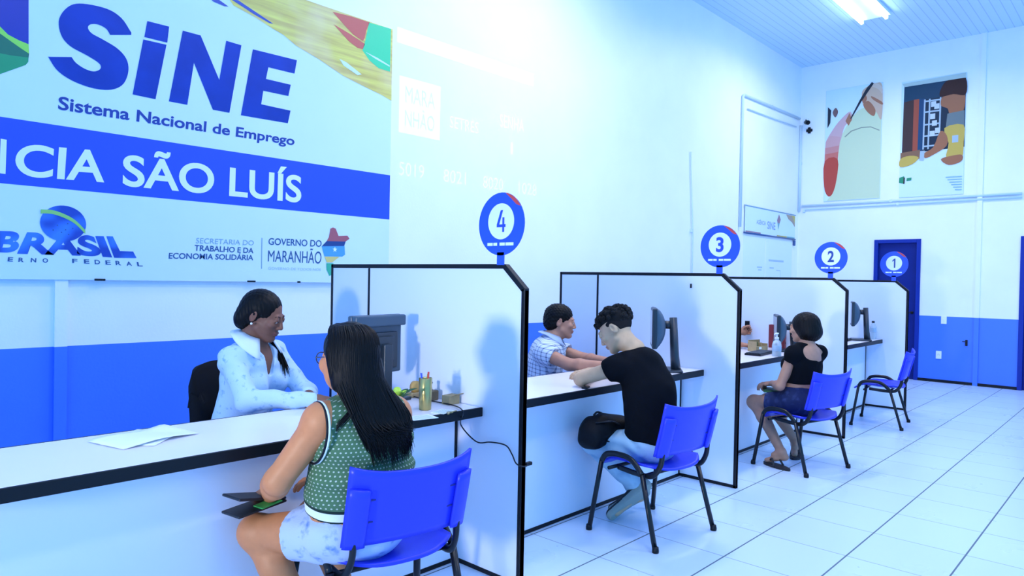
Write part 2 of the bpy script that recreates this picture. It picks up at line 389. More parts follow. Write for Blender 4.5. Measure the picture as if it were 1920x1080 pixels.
# globe word mark
Z6 = lambda L: [(a/6, 360+b/6) for a, b in L]
def word_mat():
    mt, nt, b = new_mat('word_mark_blue'); q = NT(nt)
    n = q.noise(7, q.coord(), 1); nt.links.new(q.mix(q.m('MULTIPLY', q.m('MAXIMUM', q.m('SUBTRACT', n, .45), 0.0), 4.0), (.012, .05, .42), (.05, .22, .85)), b.inputs['Base Color']); b.inputs['Roughness'].default_value = .35
    return mt
m = MB()
for ch, q4 in (('B', [(-10, 438), (262, 446), (190, 684), (-80, 676)]), ('R', [(305, 452), (560, 462), (610, 706), (190, 694)]), ('A', [(600, 470), (830, 478), (910, 716), (500, 704)]), ('S', [(880, 482), (1060, 488), (1160, 726), (860, 716)])):
    quad_text(m, ch, *[S(x, y, e) for x, y in Z6(q4)], bold=.042)
poly(m, Z6([(1070, 495), (1165, 497), (1262, 736), (1155, 728)]), e); poly(m, Z6([(1195, 497), (1268, 499), (1348, 664), (1497, 670), (1535, 742), (1284, 740)]), e)
m.build('country_word_mark', word_mat(), sign, tri=True)
M_SN = mat('sign_small_navy', (.03, .09, .26), .35); M_SG = mat('sign_small_grey', (.22, .38, .52), .35); M_SP = mat('sign_small_pale', (.40, .56, .72), .35)
m = MB()
for ch, x, y in zip('GOVERNOFEDERAL', (-52, -32, -10, 15, 35, 58, 80, 135, 157, 177, 197, 216, 236, 256), (481, 481, 482, 482, 483, 483.5, 484, 485, 486, 487, 488, 489, 490, 491)):
    s_ = .13*(x-100)*.25
    quad_text(m, ch, S(x, y, e), S(x+10, y+.6, e), S(x+10+s_*.35, y+8.5, e), S(x+s_*.35, y+8, e), .02)
m.build('small_lettering', M_SN, sign, label='tiny dark lettering under the globe word mark')
gc = S(119, 419, .003); rg = .5*(np.linalg.norm(S(119, 386, e)-S(119, 453, e)))
m = MB(); n = 40
m.add([gc]+[gc+np.array([rg*1.12*math.cos(2*math.pi*k/n), 0, rg*math.sin(2*math.pi*k/n)]) for k in range(n)], [(0, k+1, (k+1) % n+1) for k in range(n)])
gb = bez([(-1.1, .58), (-.55, .58), (0, .42), (.55, .12), (1.08, -.42)], 6)
V = []
for p_ in gb: V += [gc+np.array([p_[0]*rg, -.001, (p_[1]-.10)*rg]), gc+np.array([p_[0]*rg, -.001, (p_[1]+.12)*rg])]
m.add(V, [(2*k, 2*k+2, 2*k+3, 2*k+1) for k in range(len(gb)-1)], 1)
for sx, sy in ((-.3, -.12), (.2, .0), (.1, -.35), (-.1, -.5), (.25, -.6), (.3, .45), (-.5, -.4), (.45, -.25)):
    m.add([gc+np.array([sx*rg+.004*math.cos(a), -.001, sy*rg+.004*math.sin(a)]) for a in (0, 1.57, 3.14, 4.71)], [(0, 1, 2, 3)], 2)
m.build('globe_emblem', [word_mat(), mat('globe_band', (.30, .62, .16), .35), M_SN], sign)
# the two government blocks
m = MB()
quad_text(m, 'SECRETARIA DO', S(368, 446, e), S(476, 451, e), S(475.5, 460, e), S(367, 456, e), -.004, mi=1)
quad_text(m, 'TRABALHO E DA', S(365, 459, e), S(475.5, 465, e), S(475, 475, e), S(364, 470, e), .016)
quad_text(m, 'ECONOMIA SOLIDÁRIA', S(317, 471, e), S(475, 475.5, e), S(474.5, 488, e), S(316, 485, e), .016)
poly(m, [(490.3, 446), (491.7, 446), (491, 504), (489.6, 504)], e, 1)
quad_text(m, 'GOVERNO DO', S(503.5, 446, e), S(603, 450.5, e), S(602.5, 463, e), S(503, 459, e), .012)
quad_text(m, 'MARANHÃO', S(503, 464, e), S(603, 466, e), S(602, 494.5, e), S(502, 490.5, e), 0)
quad_text(m, 'GOVERNO DE TODOS NÓS', S(503, 499, e), S(602, 502, e), S(601, 508, e), S(502.5, 505.5, e), 0, mi=2)
m.build('government_lettering', [M_SN, M_SG, M_SP], sign, tri=True)
G4 = lambda L: [(290+a*.2344, 400+b*.2344) for a, b in L]
m = MB(); W2 = .002
poly(m, G4([(1405, 122), (1425, 113), (1447, 122), (1470, 181), (1540, 178), (1558, 203), (1527, 225), (1375, 222), (1393, 190)]), W2, 0)
poly(m, G4([(1375, 222), (1527, 225), (1515, 262), (1335, 264)]), W2, 1); poly(m, G4([(1335, 264), (1518, 262), (1522, 330), (1500, 346), (1358, 345)]), W2, 2)
poly(m, G4([(1358, 345), (1478, 347), (1420, 392), (1375, 392)]), W2, 3); poly(m, G4([(1372, 398), (1430, 400), (1418, 490), (1396, 500), (1374, 450)]), W2, 4)
sc = S(*G4([(1440, 290)])[0], .003); rs = .021
m.add([sc+np.array([(rs if k % 2 == 0 else rs*.42)*math.sin(math.pi*k/5), 0, (rs if k % 2 == 0 else rs*.42)*math.cos(math.pi*k/5)]) for k in range(10)], [tuple(range(10))], 5)
m.build('state_map_emblem', [mat('map_red', (.40, .10, .13), .35), mat('map_navy', (.015, .05, .22), .35), mat('map_sky', (.08, .35, .85), .35), mat('map_yellow', (.72, .6, .2), .35), mat('map_green', (.05, .45, .28), .35), M_SW], sign, tri=True)
for x, y in ((187, 524), (471, 528), (560, 527)):
    v = S(x, 520, 0); MB().box((v[0], SY-.004, .004), (.055 if x < 500 else .02, .012, .012), .002).build('fixing_bracket', M_STEEL, sign)

# ------------------------------------------------------------------ numbered round signs on the partitions
M_DISC = mat('disc_blue', (.022, .09, .78), .35); M_DRED = mat('disc_red', (.62, .07, .06), .35)
def number_sign(n):
    t = thing('number_sign', 'round blue sign showing the number %d on a short stem above its partition' % n, 'number sign', (P[n], -2.235, ZT), 0, 'round numbered counter signs')
    R, zc, th = .145, 1.640-ZT, .004
    m = MB(); N = 48
    m.prism([(th/2, R*math.cos(2*math.pi*k/N), zc+R*math.sin(2*math.pi*k/N)) for k in range(N)], (-th, 0, 0)); m.build('disc', M_DISC, t)
    MB().box((0, 0, (zc-R+.01)/2), (.004, .045, zc-R+.02)).build('stem', M_DISC, t)
    def D(y, z, l=.0): return (-th/2-.0006-l, -y, zc+z)      # y to the viewer's right
    m = MB(); r2 = .083
    m.add([D(r2*math.cos(2*math.pi*k/N), .012+r2*math.sin(2*math.pi*k/N)) for k in range(N)], [tuple(range(N))]); m.build('white_centre', M_SW, t)
    m = MB(); w = {1: .034, 2: .056, 3: .056, 4: .062}[n]
    if n == 4:
        for q4 in ([(-.002, .055), (.013, .055), (-.010, -.010), (-.026, -.010)], [(-.026, -.010), (-.026, -.023), (.030, -.023), (.030, -.010)], [(.010, .022), (.022, .022), (.022, -.045), (.010, -.045)]):
            m.add([D(a, b+.008, .0008+.0002*len(m.v)/4) for a, b in q4], [(0, 1, 2, 3)])
    elif n == 1:
        m.add([D(a, b+.012, .0008) for a, b in [(-.018, .030), (.004, .052), (.014, .052), (.014, -.052), (-.001, -.052), (-.001, .030), (-.018, .015)]], [tuple(range(7))])
    else: quad_text(m, str(n), D(-w/2, .064, .0008), D(w/2, .064, .0008), D(w/2, -.040, .0008), D(-w/2, -.040, .0008), .03)
    m.build('numeral', M_SIGNBLUE if n in (3, 4) else mat('numeral_navy', (.02, .06, .3), .4), t)
    m = MB(); a0, a1 = math.radians(32), math.radians(80); arc = [(R*math.cos(a0+(a1-a0)*k/12), R*math.sin(a0+(a1-a0)*k/12)) for k in range(13)]
    m.add([D(a*.995, b*.995, .0004) for a, b in arc]+[D(.06, .115, .0004), D(.095, .085, .0004)], [tuple(range(15))]); m.build('red_corner_mark', M_DRED, t)
    m = MB()
    for a, b in ((-.085, -.05), (-.046, -.021), (-.006, .028), (.032, .082)):
        m.add([D(a, -.086, .0006), D(b, -.086, .0006), D(b, -.100, .0006), D(a, -.100, .0006)], [(0, 1, 2, 3)])
    m.build('logo_marks', M_SW, t)
for n in (4, 3, 2, 1): number_sign(n)

# ------------------------------------------------------------------ posters on the far wall
def poster(name, label, y0, y1, z0, z1, top_tilt=0):
    t = thing(name, label, 'poster', (0, (y0+y1)/2, z0))
    W, Hh = y0-y1, z1-z0
    MB().box((-.008, 0, Hh/2), (.016, W, Hh), .002).build('backing_board', M_SIGN, t)
    def D(u, v, l=0): return (-.0166-l, W/2-u*W, (1-v)*Hh)
    return t, D
def paint(t, D, name, items, mats):
    m = MB()
    for k, (mi, pts) in enumerate(items): m.add([D(u, v, .0002*(k+1)) for u, v in pts], [tuple(range(len(pts)))], mi)
    return m.build(name, mats, t, tri=True)
def rgb(*c):
    c = tuple(.80*x**1.12 for x in c); return mat('print_%02x%02x%02x' % tuple(int(255*x) for x in c), c, .5, spec=.2)
t, D = poster('wall_poster', 'far wall poster of a hand drawing beside a pale arch and a red shape', -.407, -1.245, 2.745, 4.53)
Hd = lambda L: [((a-115)/435, (b-140)/880) for a, b in L]
cream, red1, red2, pink = (.78, .90, .62), (.66, .12, .09), (.80, .26, .22), (.82, .56, .58)
paint(t, D, 'print', [
    (0, Hd([(240, 520), (285, 440), (330, 370), (380, 325), (440, 305), (500, 340), (548, 400), (548, 1018), (140, 1018), (185, 960), (215, 860), (225, 650)])),
    (6, Hd([(270, 520), (320, 480), (400, 462), (470, 466), (535, 500), (535, 508), (470, 474), (400, 470), (325, 488), (275, 528)])),
    (3, Hd(cl([(240, 380), (310, 330), (325, 400), (270, 440), (235, 560), (180, 620), (120, 560), (180, 450)], 4))),
    (9, Hd([(122, 545), (160, 500), (240, 520), (232, 590), (118, 600)])), (10, Hd([(118, 595), (232, 585), (226, 640), (117, 650)])), (2, Hd([(117, 645), (226, 635), (220, 720), (117, 730)])), (1, Hd(cl([(117, 700), (221, 690), (215, 860), (185, 965), (148, 978), (117, 900)], 3))),
    (5, Hd([(275, 400), (305, 340), (325, 395), (300, 440)])), (4, Hd(cl([(400, 250), (400, 185), (450, 150), (500, 140), (548, 170), (548, 420), (500, 350), (440, 340), (410, 300)], 4))),
    (5, Hd(cl([(410, 290), (450, 270), (500, 340), (490, 390), (440, 350)], 4))), (5, Hd(cl([(470, 235), (548, 290), (548, 312), (480, 262)], 3))), (11, Hd(cl([(455, 150), (520, 190), (548, 230), (548, 180), (500, 140)], 3))), (5, Hd(cl([(398, 252), (420, 215), (436, 250), (415, 285)], 3))), (7, Hd([(470, 128), (485, 140), (395, 265), (320, 390), (312, 385), (380, 255), (430, 170)])),
    (7, Hd([(133, 270), (160, 300), (155, 400), (133, 440)])), (8, Hd(cl([(172, 320), (195, 285), (215, 320), (195, 360)], 4)))],
    [rgb(*cream), rgb(*red1), rgb(*red2), rgb(*pink), rgb(.82, .60, .44), rgb(.55, .26, .16), rgb(.40, .46, .36), rgb(.05, .06, .08), rgb(.28, .18, .18), rgb(.82, .50, .50), rgb(.80, .38, .36), rgb(.88, .70, .56)])
t, D = poster('wall_poster', 'far wall poster of a worker in yellow at a bench before shelves', -1.51, -2.34, 2.735, 4.475)
Hp = lambda L: [((a-700)/490, (b-70)/930) for a, b in L]
bg = [(0, Hp([(722, 112), (1190, 112), (1190, 640), (715, 650)])), (1, Hp([(722, 112), (1190, 112), (1190, 235), (722, 235)])), (2, Hp([(722, 235), (800, 225), (800, 655), (715, 655)])), (3, Hp([(800, 225), (842, 225), (838, 655), (798, 655)])), (4, Hp([(842, 225), (885, 225), (875, 640), (838, 640)]))]
for z in (245, 330, 430, 520, 600): bg.append((5, Hp([(880, z), (1010, z), (1010, z+12), (880, z+12)])))
for z in (880, 918, 1000): bg.append((5, Hp([(z, 235), (z+12, 235), (z+8, 630), (z-4, 630)])))
for a, b in ((935, 260), (960, 280), (930, 355), (945, 410), (970, 470), (930, 490)): bg.append((6, Hp([(a, b), (a+38, b), (a+38, b+42), (a, b+42)])))
bg += [(8, Hp([(705, 640), (860, 630), (860, 700), (705, 700)])), (7, Hp(cl([(1010, 300), (1020, 235), (1100, 220), (1180, 235), (1185, 330), (1150, 400), (1080, 380), (1060, 330)], 4))), (9, Hp(cl([(1000, 190), (1040, 120), (1120, 105), (1190, 120), (1190, 240), (1100, 225), (1010, 232)], 4))),
       (10, Hp([(1060, 370), (1185, 360), (1185, 480), (1050, 480)])), (11, Hp(cl([(1040, 480), (1180, 470), (1185, 600), (1170, 730), (1060, 720), (1075, 600)], 3))),
       (7, Hp(cl([(1010, 500), (1060, 540), (1060, 620), (960, 680), (900, 700), (890, 660), (960, 620)], 3))), (7, Hp(cl([(1020, 720), (1100, 700), (1175, 700), (1170, 750), (1080, 770)], 4))),
       (11, Hp(cl([(705, 690), (780, 670), (850, 690), (800, 740), (705, 755)], 3))), (5, Hp([(1100, 545), (1145, 545), (1145, 600), (1100, 600)])), (5, Hp([(860, 640), (895, 640), (890, 720), (855, 715)])),
       (12, Hp([(700, 840), (740, 830), (738, 890), (698, 880)])), (12, Hp([(760, 848), (798, 845), (796, 868), (758, 870)])), (9, Hp([(735, 840), (745, 840), (743, 892), (733, 892)]))]
for k in range(6): bg.append((13, Hp([(1060+14*k, 860+20*k), (1180, 862+20*k), (1180, 868+20*k), (1060+14*k, 867+20*k)])))
bg.append((14, Hp([(705, 84), (1190, 74), (1190, 112), (722, 112)])))
paint(t, D, 'print', bg, [rgb(.02, .05, .09), rgb(.02, .09, .16), rgb(.10, .06, .06), rgb(.50, .13, .08), rgb(.02, .10, .22), rgb(.55, .68, .74), rgb(.74, .82, .84), rgb(.50, .22, .12), rgb(.36, .20, .12), rgb(.07, .03, .03), rgb(.24, .30, .30), rgb(.76, .56, .14), rgb(.06, .40, .22), rgb(.35, .62, .70), rgb(.62, .76, .70)])

# ------------------------------------------------------------------ banner and notices near the corner
t = thing('hanging_banner', 'small printed banner with a colourful corner hung in the far corner', 'banner', (-1.12, -.02, 2.13))
m = MB(); m.box((0, 0, .20), (1.86, .008, .39), .001).build('cloth', M_SIGN, t)
MB().tube([(-.95, 0, .395), (.95, 0, .395)], .010).build('top_rod', M_SG, t); MB().tube([(-.95, 0, 0), (.96, 0, 0)], .012).build('bottom_rod', M_SN, t)
MB().box((.93, 0, -.06), (.05, .03, .09), .01).build('rod_weight', M_SN, t)
m = MB()
nb = [0]
def bq(pts, mi):
    nb[0] += 1; m.add([(x, -.0048-.0004*nb[0], z) for x, z in pts], [tuple(range(len(pts)))], mi)
bq([(.55, .38), (.92, .38), (.92, .20), (.80, .27), (.65, .31)], 0); bq([(.78, .38), (.92, .38), (.92, .26)], 1)
bq([(.20, .26), (.27, .36), (.34, .28), (.30, .22), (.22, .22)], 2); bq([(.22, .22), (.30, .22), (.26, .12)], 3)
bq([(.20, .012), (.60, .012), (.60, .03), (.20, .03)], 1); bq([(.60, .012), (.92, .012), (.92, .03), (.60, .03)], 3); bq([(-.92, .012), (-.40, .012), (-.40, .03), (-.92, .03)], 2)
quad_text(m, 'AGÊNCIA', (-.55, -.005, .23), (-.22, -.005, .23), (-.22, -.005, .15), (-.55, -.005, .15), .01, mi=4)
quad_text(m, 'SINE', (-.16, -.005, .22), (.14, -.005, .22), (.14, -.005, .10), (-.16, -.005, .10), .02, mi=4)
m.build('print', [rgb(.55, .45, .35), rgb(.72, .62, .2), rgb(.45, .30, .38), rgb(.25, .55, .6), rgb(.35, .50, .85)], t)
def notice(x0, x1, label, lines):
    t = thing('wall_notice', label, 'notice', ((x0+x1)/2, -.0032, 1.05), 0, 'tall white notice sheets in the corner')
    w = x1-x0; MB().box((0, 0, .52), (w, .006, 1.04), .001).build('sheet', mat('notice_paper', (.76, .88, .93), .6), t)
    m = MB()
    for (a, b, z, h) in lines: m.add([(a, -.0036, z), (b, -.0036, z), (b, -.0036, z-h), (a, -.0036, z-h)], [(0, 1, 2, 3)])
    m.build('printed_lines', M_SP, t)
notice(-2.05, -1.30, 'tall white notice sheet under the corner banner, with two short printed lines', [(.1, .28, .60, .02), (.14, .26, .56, .02)])
notice(-1.27, -.25, 'tall white notice sheet under the corner banner, with a long heading', [(-.40, .18, .72, .03), (-.36, -.2, .6, .02), (-.1, .06, .56, .012), (.05, .06, .56, .3), (-.36, -.2, .45, .02)])
# ================================================================== partitions and counters
M_CTOP = mat('counter_top_laminate', (.86, .83, .90), .25, var=.01, vscale=3)
M_LEAFP = mat('partition_laminate', (.78, .84, .97), .32, var=.012, vscale=2)
SEAT_OF = {4: 'the counter nearest the camera', 3: 'the man in the checked shirt', 2: 'the woman in the black top', 1: 'the empty chair'}
def partition(n):
    lab = {4: 'white black-edged partition carrying sign 4, nearest the camera', 3: 'white black-edged partition carrying sign 3, behind the youth in black',
           2: 'white black-edged partition carrying sign 2, behind the woman with bobbed hair', 1: 'white black-edged partition carrying sign 1, nearest the navy door'}[n]
    t = thing('desk_partition', lab, 'partition', (P[n], YD, 0), 0, 'white counter partitions')
    th = .030; e = .022
    def Y(y): return y-YD
    main = [(Y(YD), e), (Y(YF), e), (Y(YF), ZK), (Y(YS), ZT-e*.6), (Y(YD), ZT-e*.6)]
    MB().prism([(.003, y, z) for y, z in main], (th-.006, 0, 0)).build('main_panel', M_LEAFP, t)
    MB().box((th/2, Y((YB+YD)/2), ZT/2), (th-.006, YD*-1+YB, ZT-2*e)).build('rear_panel', M_LEAFP, t)
    m = MB()
    def strip(a, b, w, name):
        a, b = np.array(a), np.array(b); d = b-a; L = np.linalg.norm(d); d = d/L; c = (a+b)/2
        M = Matrix(((1, 0, 0), (0, d[0], -d[1]), (0, d[1], d[0])))
        m.box((th/2, c[0], c[1]), (th, L, w), .003, M=M)
    strip((Y(YB), ZT-e/2), (Y(YS), ZT-e/2), e, 'top'); strip((Y(YS)+.004, ZT-e/2+.002), (Y(YF)+e*.3, ZK-.002), e*1.15, 'slope'); strip((Y(YF)+e/2, ZK+.008), (Y(YF)+e/2, 0), e, 'front')
    strip((Y(YF), e/2), (Y(YB), e/2), e, 'foot'); strip((Y(YB)-e/2, 0), (Y(YB)-e/2, ZT), e, 'back'); strip((Y(YD), e), (Y(YD), ZT-e), .018, 'joint')
    m.build('edge_trim', M_BLACK, t)
    if n == 3:
        MB().box((-.004, Y(at(1296, 536, X=P[3])[1]), at(1296, 536, X=P[3])[2]), (.008, .012, .03), .002).build('bolt_cover', M_STEEL, t)
    return t
for n in (4, 3, 2, 1): partition(n)
XS = {4: (-11.62, P[4]), 3: (P[4]+.03, P[3]), 2: (P[3]+.03, P[2]), 1: (P[2]+.03, P[1])}
def counter(n):
    lab = {4: 'long white black-edged service counter beside the woman in green, nearest the camera', 3: 'white service counter where the youth in black leans on his arms',
           2: 'white service counter in front of the woman with bobbed hair', 1: 'white service counter in front of the empty blue chair'}[n]
    a, b = XS[n]; c = (a+b)/2; w = b-a
    t = thing('service_counter', lab, 'counter', (c, YP, 0), 0, 'white service counters')
    yb = -1.60; e = .014
    MB().box((0, (YE+e+yb)/2-YP, ZD-.02), (w-2*.004, yb-YE-e, .04), .002).build('worktop', M_CTOP, t)
    MB().box((0, YE+e/2-YP, ZD-.0215), (w, e, .043), .003).box((0, yb+.006-YP, ZD-.0215), (w, .012, .043), .003).build('edge_band', M_BLACK, t)
    MB().box((0, .012, .38), (w-.01, .024, .72)).build('front_panel', M_LEAFP, t)
    MB().box((0, .011, .011), (w-.004, .028, .022), .002).box((w/2-.009, .0105, .38), (.016, .028, .72), .002).build('edge_trim', M_BLACK, t)
    return t
for n in (4, 3, 2, 1): counter(n)

# ================================================================== visitor chairs
def grid_shell(fn, nu, nv, th):
    """solid sheet: fn(u,v) gives the mid surface and th its thickness"""
    Pn = np.array([[fn(u, v) for v in np.linspace(0, 1, nv)] for u in np.linspace(0, 1, nu)])
    du = np.gradient(Pn, axis=0); dv = np.gradient(Pn, axis=1); N = np.cross(du, dv); N /= np.linalg.norm(N, axis=2, keepdims=True)+1e-9
    A = (Pn+N*th/2).reshape(-1, 3); B = (Pn-N*th/2).reshape(-1, 3); k = nu*nv; fs = []
    I = lambda i, j: i*nv+j
    for i in range(nu-1):
        for j in range(nv-1):
            fs.append((I(i, j), I(i+1, j), I(i+1, j+1), I(i, j+1))); fs.append((k+I(i, j), k+I(i, j+1), k+I(i+1, j+1), k+I(i+1, j)))
    rim = [I(i, 0) for i in range(nu)]+[I(nu-1, j) for j in range(1, nv)]+[I(i, nv-1) for i in range(nu-2, -1, -1)]+[I(0, j) for j in range(nv-2, 0, -1)]
    for a, b in zip(rim, rim[1:]+rim[:1]): fs.append((a, b, k+b, k+a))
    return list(A)+list(B), fs
def make_chair(label):
    t = thing('visitor_chair', label, 'chair', (0, 0, 0), 0, 'blue visitor chairs along the counters')
    def seat(u, v):                                             # u across, v rear to front
        x = (u-.5)*.450; s = abs(2*u-1); y = -.225+.440*v
        z = .402+.016*s**3-.022*math.sin(math.pi*min(1, v*1.1+.12))*(1-s**2)
        if v > .72: z -= .050*((v-.72)/.28)**2
        y += -.03*s**4 if v > .5 else .075*s**3*(1-2*v)
        return (x, y, z)
    m = MB(); m.add(*grid_shell(seat, 21, 19, .012), smooth=True); m.build('seat', M_BLUE, t)
    def back(u, v):                                             # v bottom to top
        s = 2*u-1; x = s*.236; z = .480+.265*v
        if v > .5: z += .020*abs(s)**3*(v-.5)*2-.010*(1-s*s)*(v-.5)*2
        else: z -= .012*(1-abs(s)**2)*(1-v*2)*.0
        y = -.202-.068*v-.030*(1-s*s)+.012*abs(s)**6
        return (x, y, z)
    m = MB(); m.add(*grid_shell(back, 25, 13, .010), smooth=True)
    for sx in (-1, 1):                                          # pockets the tubes slide into
        def pk(u, v, sx=sx):
            b = np.array(back(.5+sx*(.365+.125*u), .76*v)); return tuple(b+np.array([0, -.009-.007*math.sin(math.pi*u)**.35, 0]))
        m.add(*grid_shell(pk, 9, 9, .024), smooth=True)
    bk = m.build('backrest', M_BLUE, t)
    ms = mat('slot_dark_blue', (.008, .015, .22), .6)
    for sx in (-1, 1):
        for v in (.32, .62): MB().box(np.array(back(.5+sx*.33, v))+np.array([0, -.006, 0]), (.022, .004, .006), .001).build('slot', ms, bk)
    for sx in (-1, 1):
        f0, f1 = (sx*.284, .205, 0), (sx*.252, .150, .392); r0, r1 = (sx*.262, -.236, 0), (sx*.246, -.128, .372)
        MB().tube([f0, f1], .0125, 12, flat=1.25).build('leg', M_STEEL, t); MB().tube([r0, r1], .0125, 12, flat=1.25).build('leg', M_STEEL, t)
        for p_ in (f0, r0): MB().lathe([(.017, 0), (.018, .012), (.015, .03)], p_, 12).build('foot_cap', M_BLACK, t)
        MB().tube(bez([f1, (sx*.248, .118, .434), (sx*.244, .04, .448), (sx*.243, -.05, .436), r1], 6), .0125, 12, flat=1.25).build('seat_rail', M_STEEL, t)
        MB().tube(bez([(sx*.215, .06, .370), (sx*.215, -.06, .362), (sx*.214, -.165, .368), (sx*.206, -.214, .432), (sx*.203, -.226, .52), (sx*.203, -.243, .60)], 6), .0105, 12, flat=1.4).build('back_support', M_STEEL, t)
    MB().tube([(-.25, .10, .362), (.25, .10, .362)], .010).tube([(-.245, -.12, .362), (.245, -.12, .362)], .010).build('cross_bar', M_STEEL, t)
    return t
CH = {4: (-10.152, -2.332, -.173), 3: (-8.329, -2.392, -.105), 2: (-6.300, -2.455, -.242), 1: (-4.027, -2.391, .122)}
CL = {4: 'blue plastic visitor chair under the woman in the dotted green top', 3: 'blue plastic visitor chair under the youth in the black t-shirt',
      2: 'blue plastic visitor chair under the woman with bobbed hair', 1: 'empty blue plastic visitor chair on black legs, nearest the navy door'}
chair0 = make_chair(CL[4])
for n in (4, 3, 2, 1):
    c = chair0 if n == 4 else copy_tree(chair0)
    c.location = (CH[n][0], CH[n][1], 0); c.rotation_euler = (0, 0, CH[n][2]); c['label'] = CL[n]

# ================================================================== clerks' office chairs
M_UPH = mat('black_upholstery', (.0025, .0035, .006), .85, spec=.2, bump=.25, bscale=500)
def office_chair(label, loc, rz):
    t = thing('office_chair', label, 'chair', loc, rz, 'black clerk chairs behind the counters')
    for k in range(5):
        a = 2*math.pi*k/5+.3; d = np.array([math.cos(a), math.sin(a), 0])
        lg = MB().tube([d*.02+np.array([0, 0, .10]), d*.29+np.array([0, 0, .065])], [.022, .014], 10).build('base_arm', M_BLACK, t)
        MB().lathe([(.004, -.022), (.026, -.02), (.026, .02), (.004, .022)], d*.29+np.array([0, 0, .027]), 14, M=Matrix.Rotation(a, 3, 'Z') @ Matrix.Rotation(math.pi/2, 3, 'X')).build('caster', M_STEEL, lg)
    MB().lathe([(.03, .06), (.03, .2), (.018, .21), (.018, .42)], (0, 0, 0), 16).build('gas_column', M_STEEL, t)
    m = MB().box((0, .0, .445), (.46, .45, .07), .034); m.build('seat', M_UPH, t)
    def bk(u, v):
        s = 2*u-1; w = .205*(1-.22*max(0, v-.45)**1.3*1.9)*(1 if v < .93 else 1-.9*(v-.93)); x = s*w
        return (x, -.215-.07*v-.02*(1-s*s)+.05*math.sin(math.pi*v)*.6, .52+.41*v-(.06*s**4 if v > .6 else -.04*s**4))
    m = MB(); m.add(*grid_shell(bk, 17, 15, .055), smooth=True); m.build('backrest', M_UPH, t)
    MB().tube(rounded([(0, -.05, .42), (0, -.26, .41), (0, -.285, .58)], .06), .016, flat=2).build('back_bracket', M_STEEL, t)
    return t
office_chair('black upholstered office chair behind the clerk in the pale denim shirt', (-10.035, -1.165, 0), math.atan2(-.92, .40)-math.pi/2)
office_chair('black upholstered office chair under the clerk in the checked shirt', (-7.92, -1.10, 0), math.atan2(-.8, .6)-math.pi/2)
office_chair('black upholstered office chair under the clerk holding a phone', (-5.62, -1.02, 0), math.atan2(-.9, .43)-math.pi/2)

# ================================================================== monitors
M_MON = mat('monitor_charcoal', (.018, .030, .045), .38); M_MONB = mat('monitor_grey_blue', (.045, .085, .13), .42); M_SCR = mat('monitor_screen', (.008, .012, .02), .08)
def monitor(label, loc, ang, style):
    """stands on its foot, screen towards its own +y"""
    t = thing('computer_monitor', label, 'monitor', loc, ang, 'computer monitors on the counters')
    W = .345 if style == 'flat' else .36; zb, zt_ = {'flat': (.13, .42), 'bulged': (.16, .43), 'low': (.07, .33)}[style]; zc = (zb+zt_)/2; hh = zt_-zb
    MB().box((0, 0, zc), (W, .030, hh), .008).build('bezel', M_MON if style != 'flat' else M_MONB, t)
    MB().box((0, .0155, zc+.005), (W-.035, .002, hh-.045), .0005).build('screen', M_SCR, t)
    if style == 'flat':
        MB().box((0, -.030, zt_-.028), (W, .034, .054), .008).build('top_rib', M_MONB, t)
        MB().box((.02, -.024, zc-.03), (W*.62, .022, hh*.62), .006).box((.02, -.042, zc-.02), (.12, .02, .12), .004).build('rear_housing', M_MON, t)
        MB().box((.02, -.062, .14), (.055, .024, .28), .006).build('stand_post', M_MON, t)
        MB().box((.02, -.035, .008), (.23, .18, .016), .006).build('stand_foot', M_MON, t)
    else:
        def bulge(u, v):
            s, w = 2*u-1, 2*v-1; return (s*W*.49, -.014-.062*(1-s**4)*(1-w*w)**.7, zc+w*hh*.49)
        m = MB(); m.add(*grid_shell(bulge, 15, 15, .006), smooth=True); m.build('rear_housing', M_MONB, t)
        MB().tube([(0, -.06, zc+.02), (0, -.125, zc+.02)], .028, 12).build('tilt_arm', M_MON, t)
        MB().tube([(0, -.13, zc+.07), (0, -.145, .10), (0, -.155, .01)], [.026, .030, .034], 12, flat=1.8).build('stand_post', M_MON, t)
        MB().box((0, -.09, .008), (.24, .21, .016), .007).build('stand_foot', M_MON, t)
    return t
monitor('grey blue monitor seen from behind on the counter before the clerk in denim', (-9.695, -1.66, ZD), math.atan2(.06, .33), 'flat')
va = lambda x, y: math.atan2(y-CAM[1], x-CAM[0])
m3, m2, m1 = (-7.56, -1.914), (-5.42, -1.896), (-3.40, -1.926)
monitor('dark monitor seen edge on beyond the youth in black, on his counter', (*m3, ZD), va(*m3)+.04, 'bulged')
monitor('dark monitor seen edge on beside the sanitizer bottle', (*m2, ZD), va(*m2)+.10, 'low')
monitor('dark monitor seen edge on at the unattended counter', (*m1, ZD), va(*m1)+.04, 'bulged')

# ================================================================== things lying on the counters
def onc(x, y): v = at(x, y, Z=ZD); return (v[0], v[1], ZD)
M_GOLD = mat('brass_tumbler', (.52, .42, .16), .28, metal=.8); M_CARD = mat('brown_card', (.42, .30, .15), .7, var=.1, vscale=30)
M_PAPER = mat('paper', (.85, .90, .95), .7); M_GREENP = mat('lime_green', (.42, .66, .06), .5); M_LEAF = mat('dark_leaf', (.02, .09, .03), .5)
c = onc(797, 768); t = thing('pen_tumbler', 'tall brassy pen tumbler on the counter by partition 4', 'tumbler', c)
MB().lathe([(.026, 0), (.028, .004), (.031, .145), (.029, .147), (.027, .14), (.025, .012), (.002, .01)], seg=24).build('cup', M_GOLD, t)
for k, (dx, dy, mm) in enumerate(((.01, .0, M_GREENP), (-.012, .008, M_SIGNBLUE), (.002, -.012, mat('pen_red', (.6, .05, .04), .4)))):
    MB().tube([(dx*.5, dy*.5, .02), (dx*1.4, dy*1.4, .163+.006*k)], .0045, 8).build('pen', mm, t)
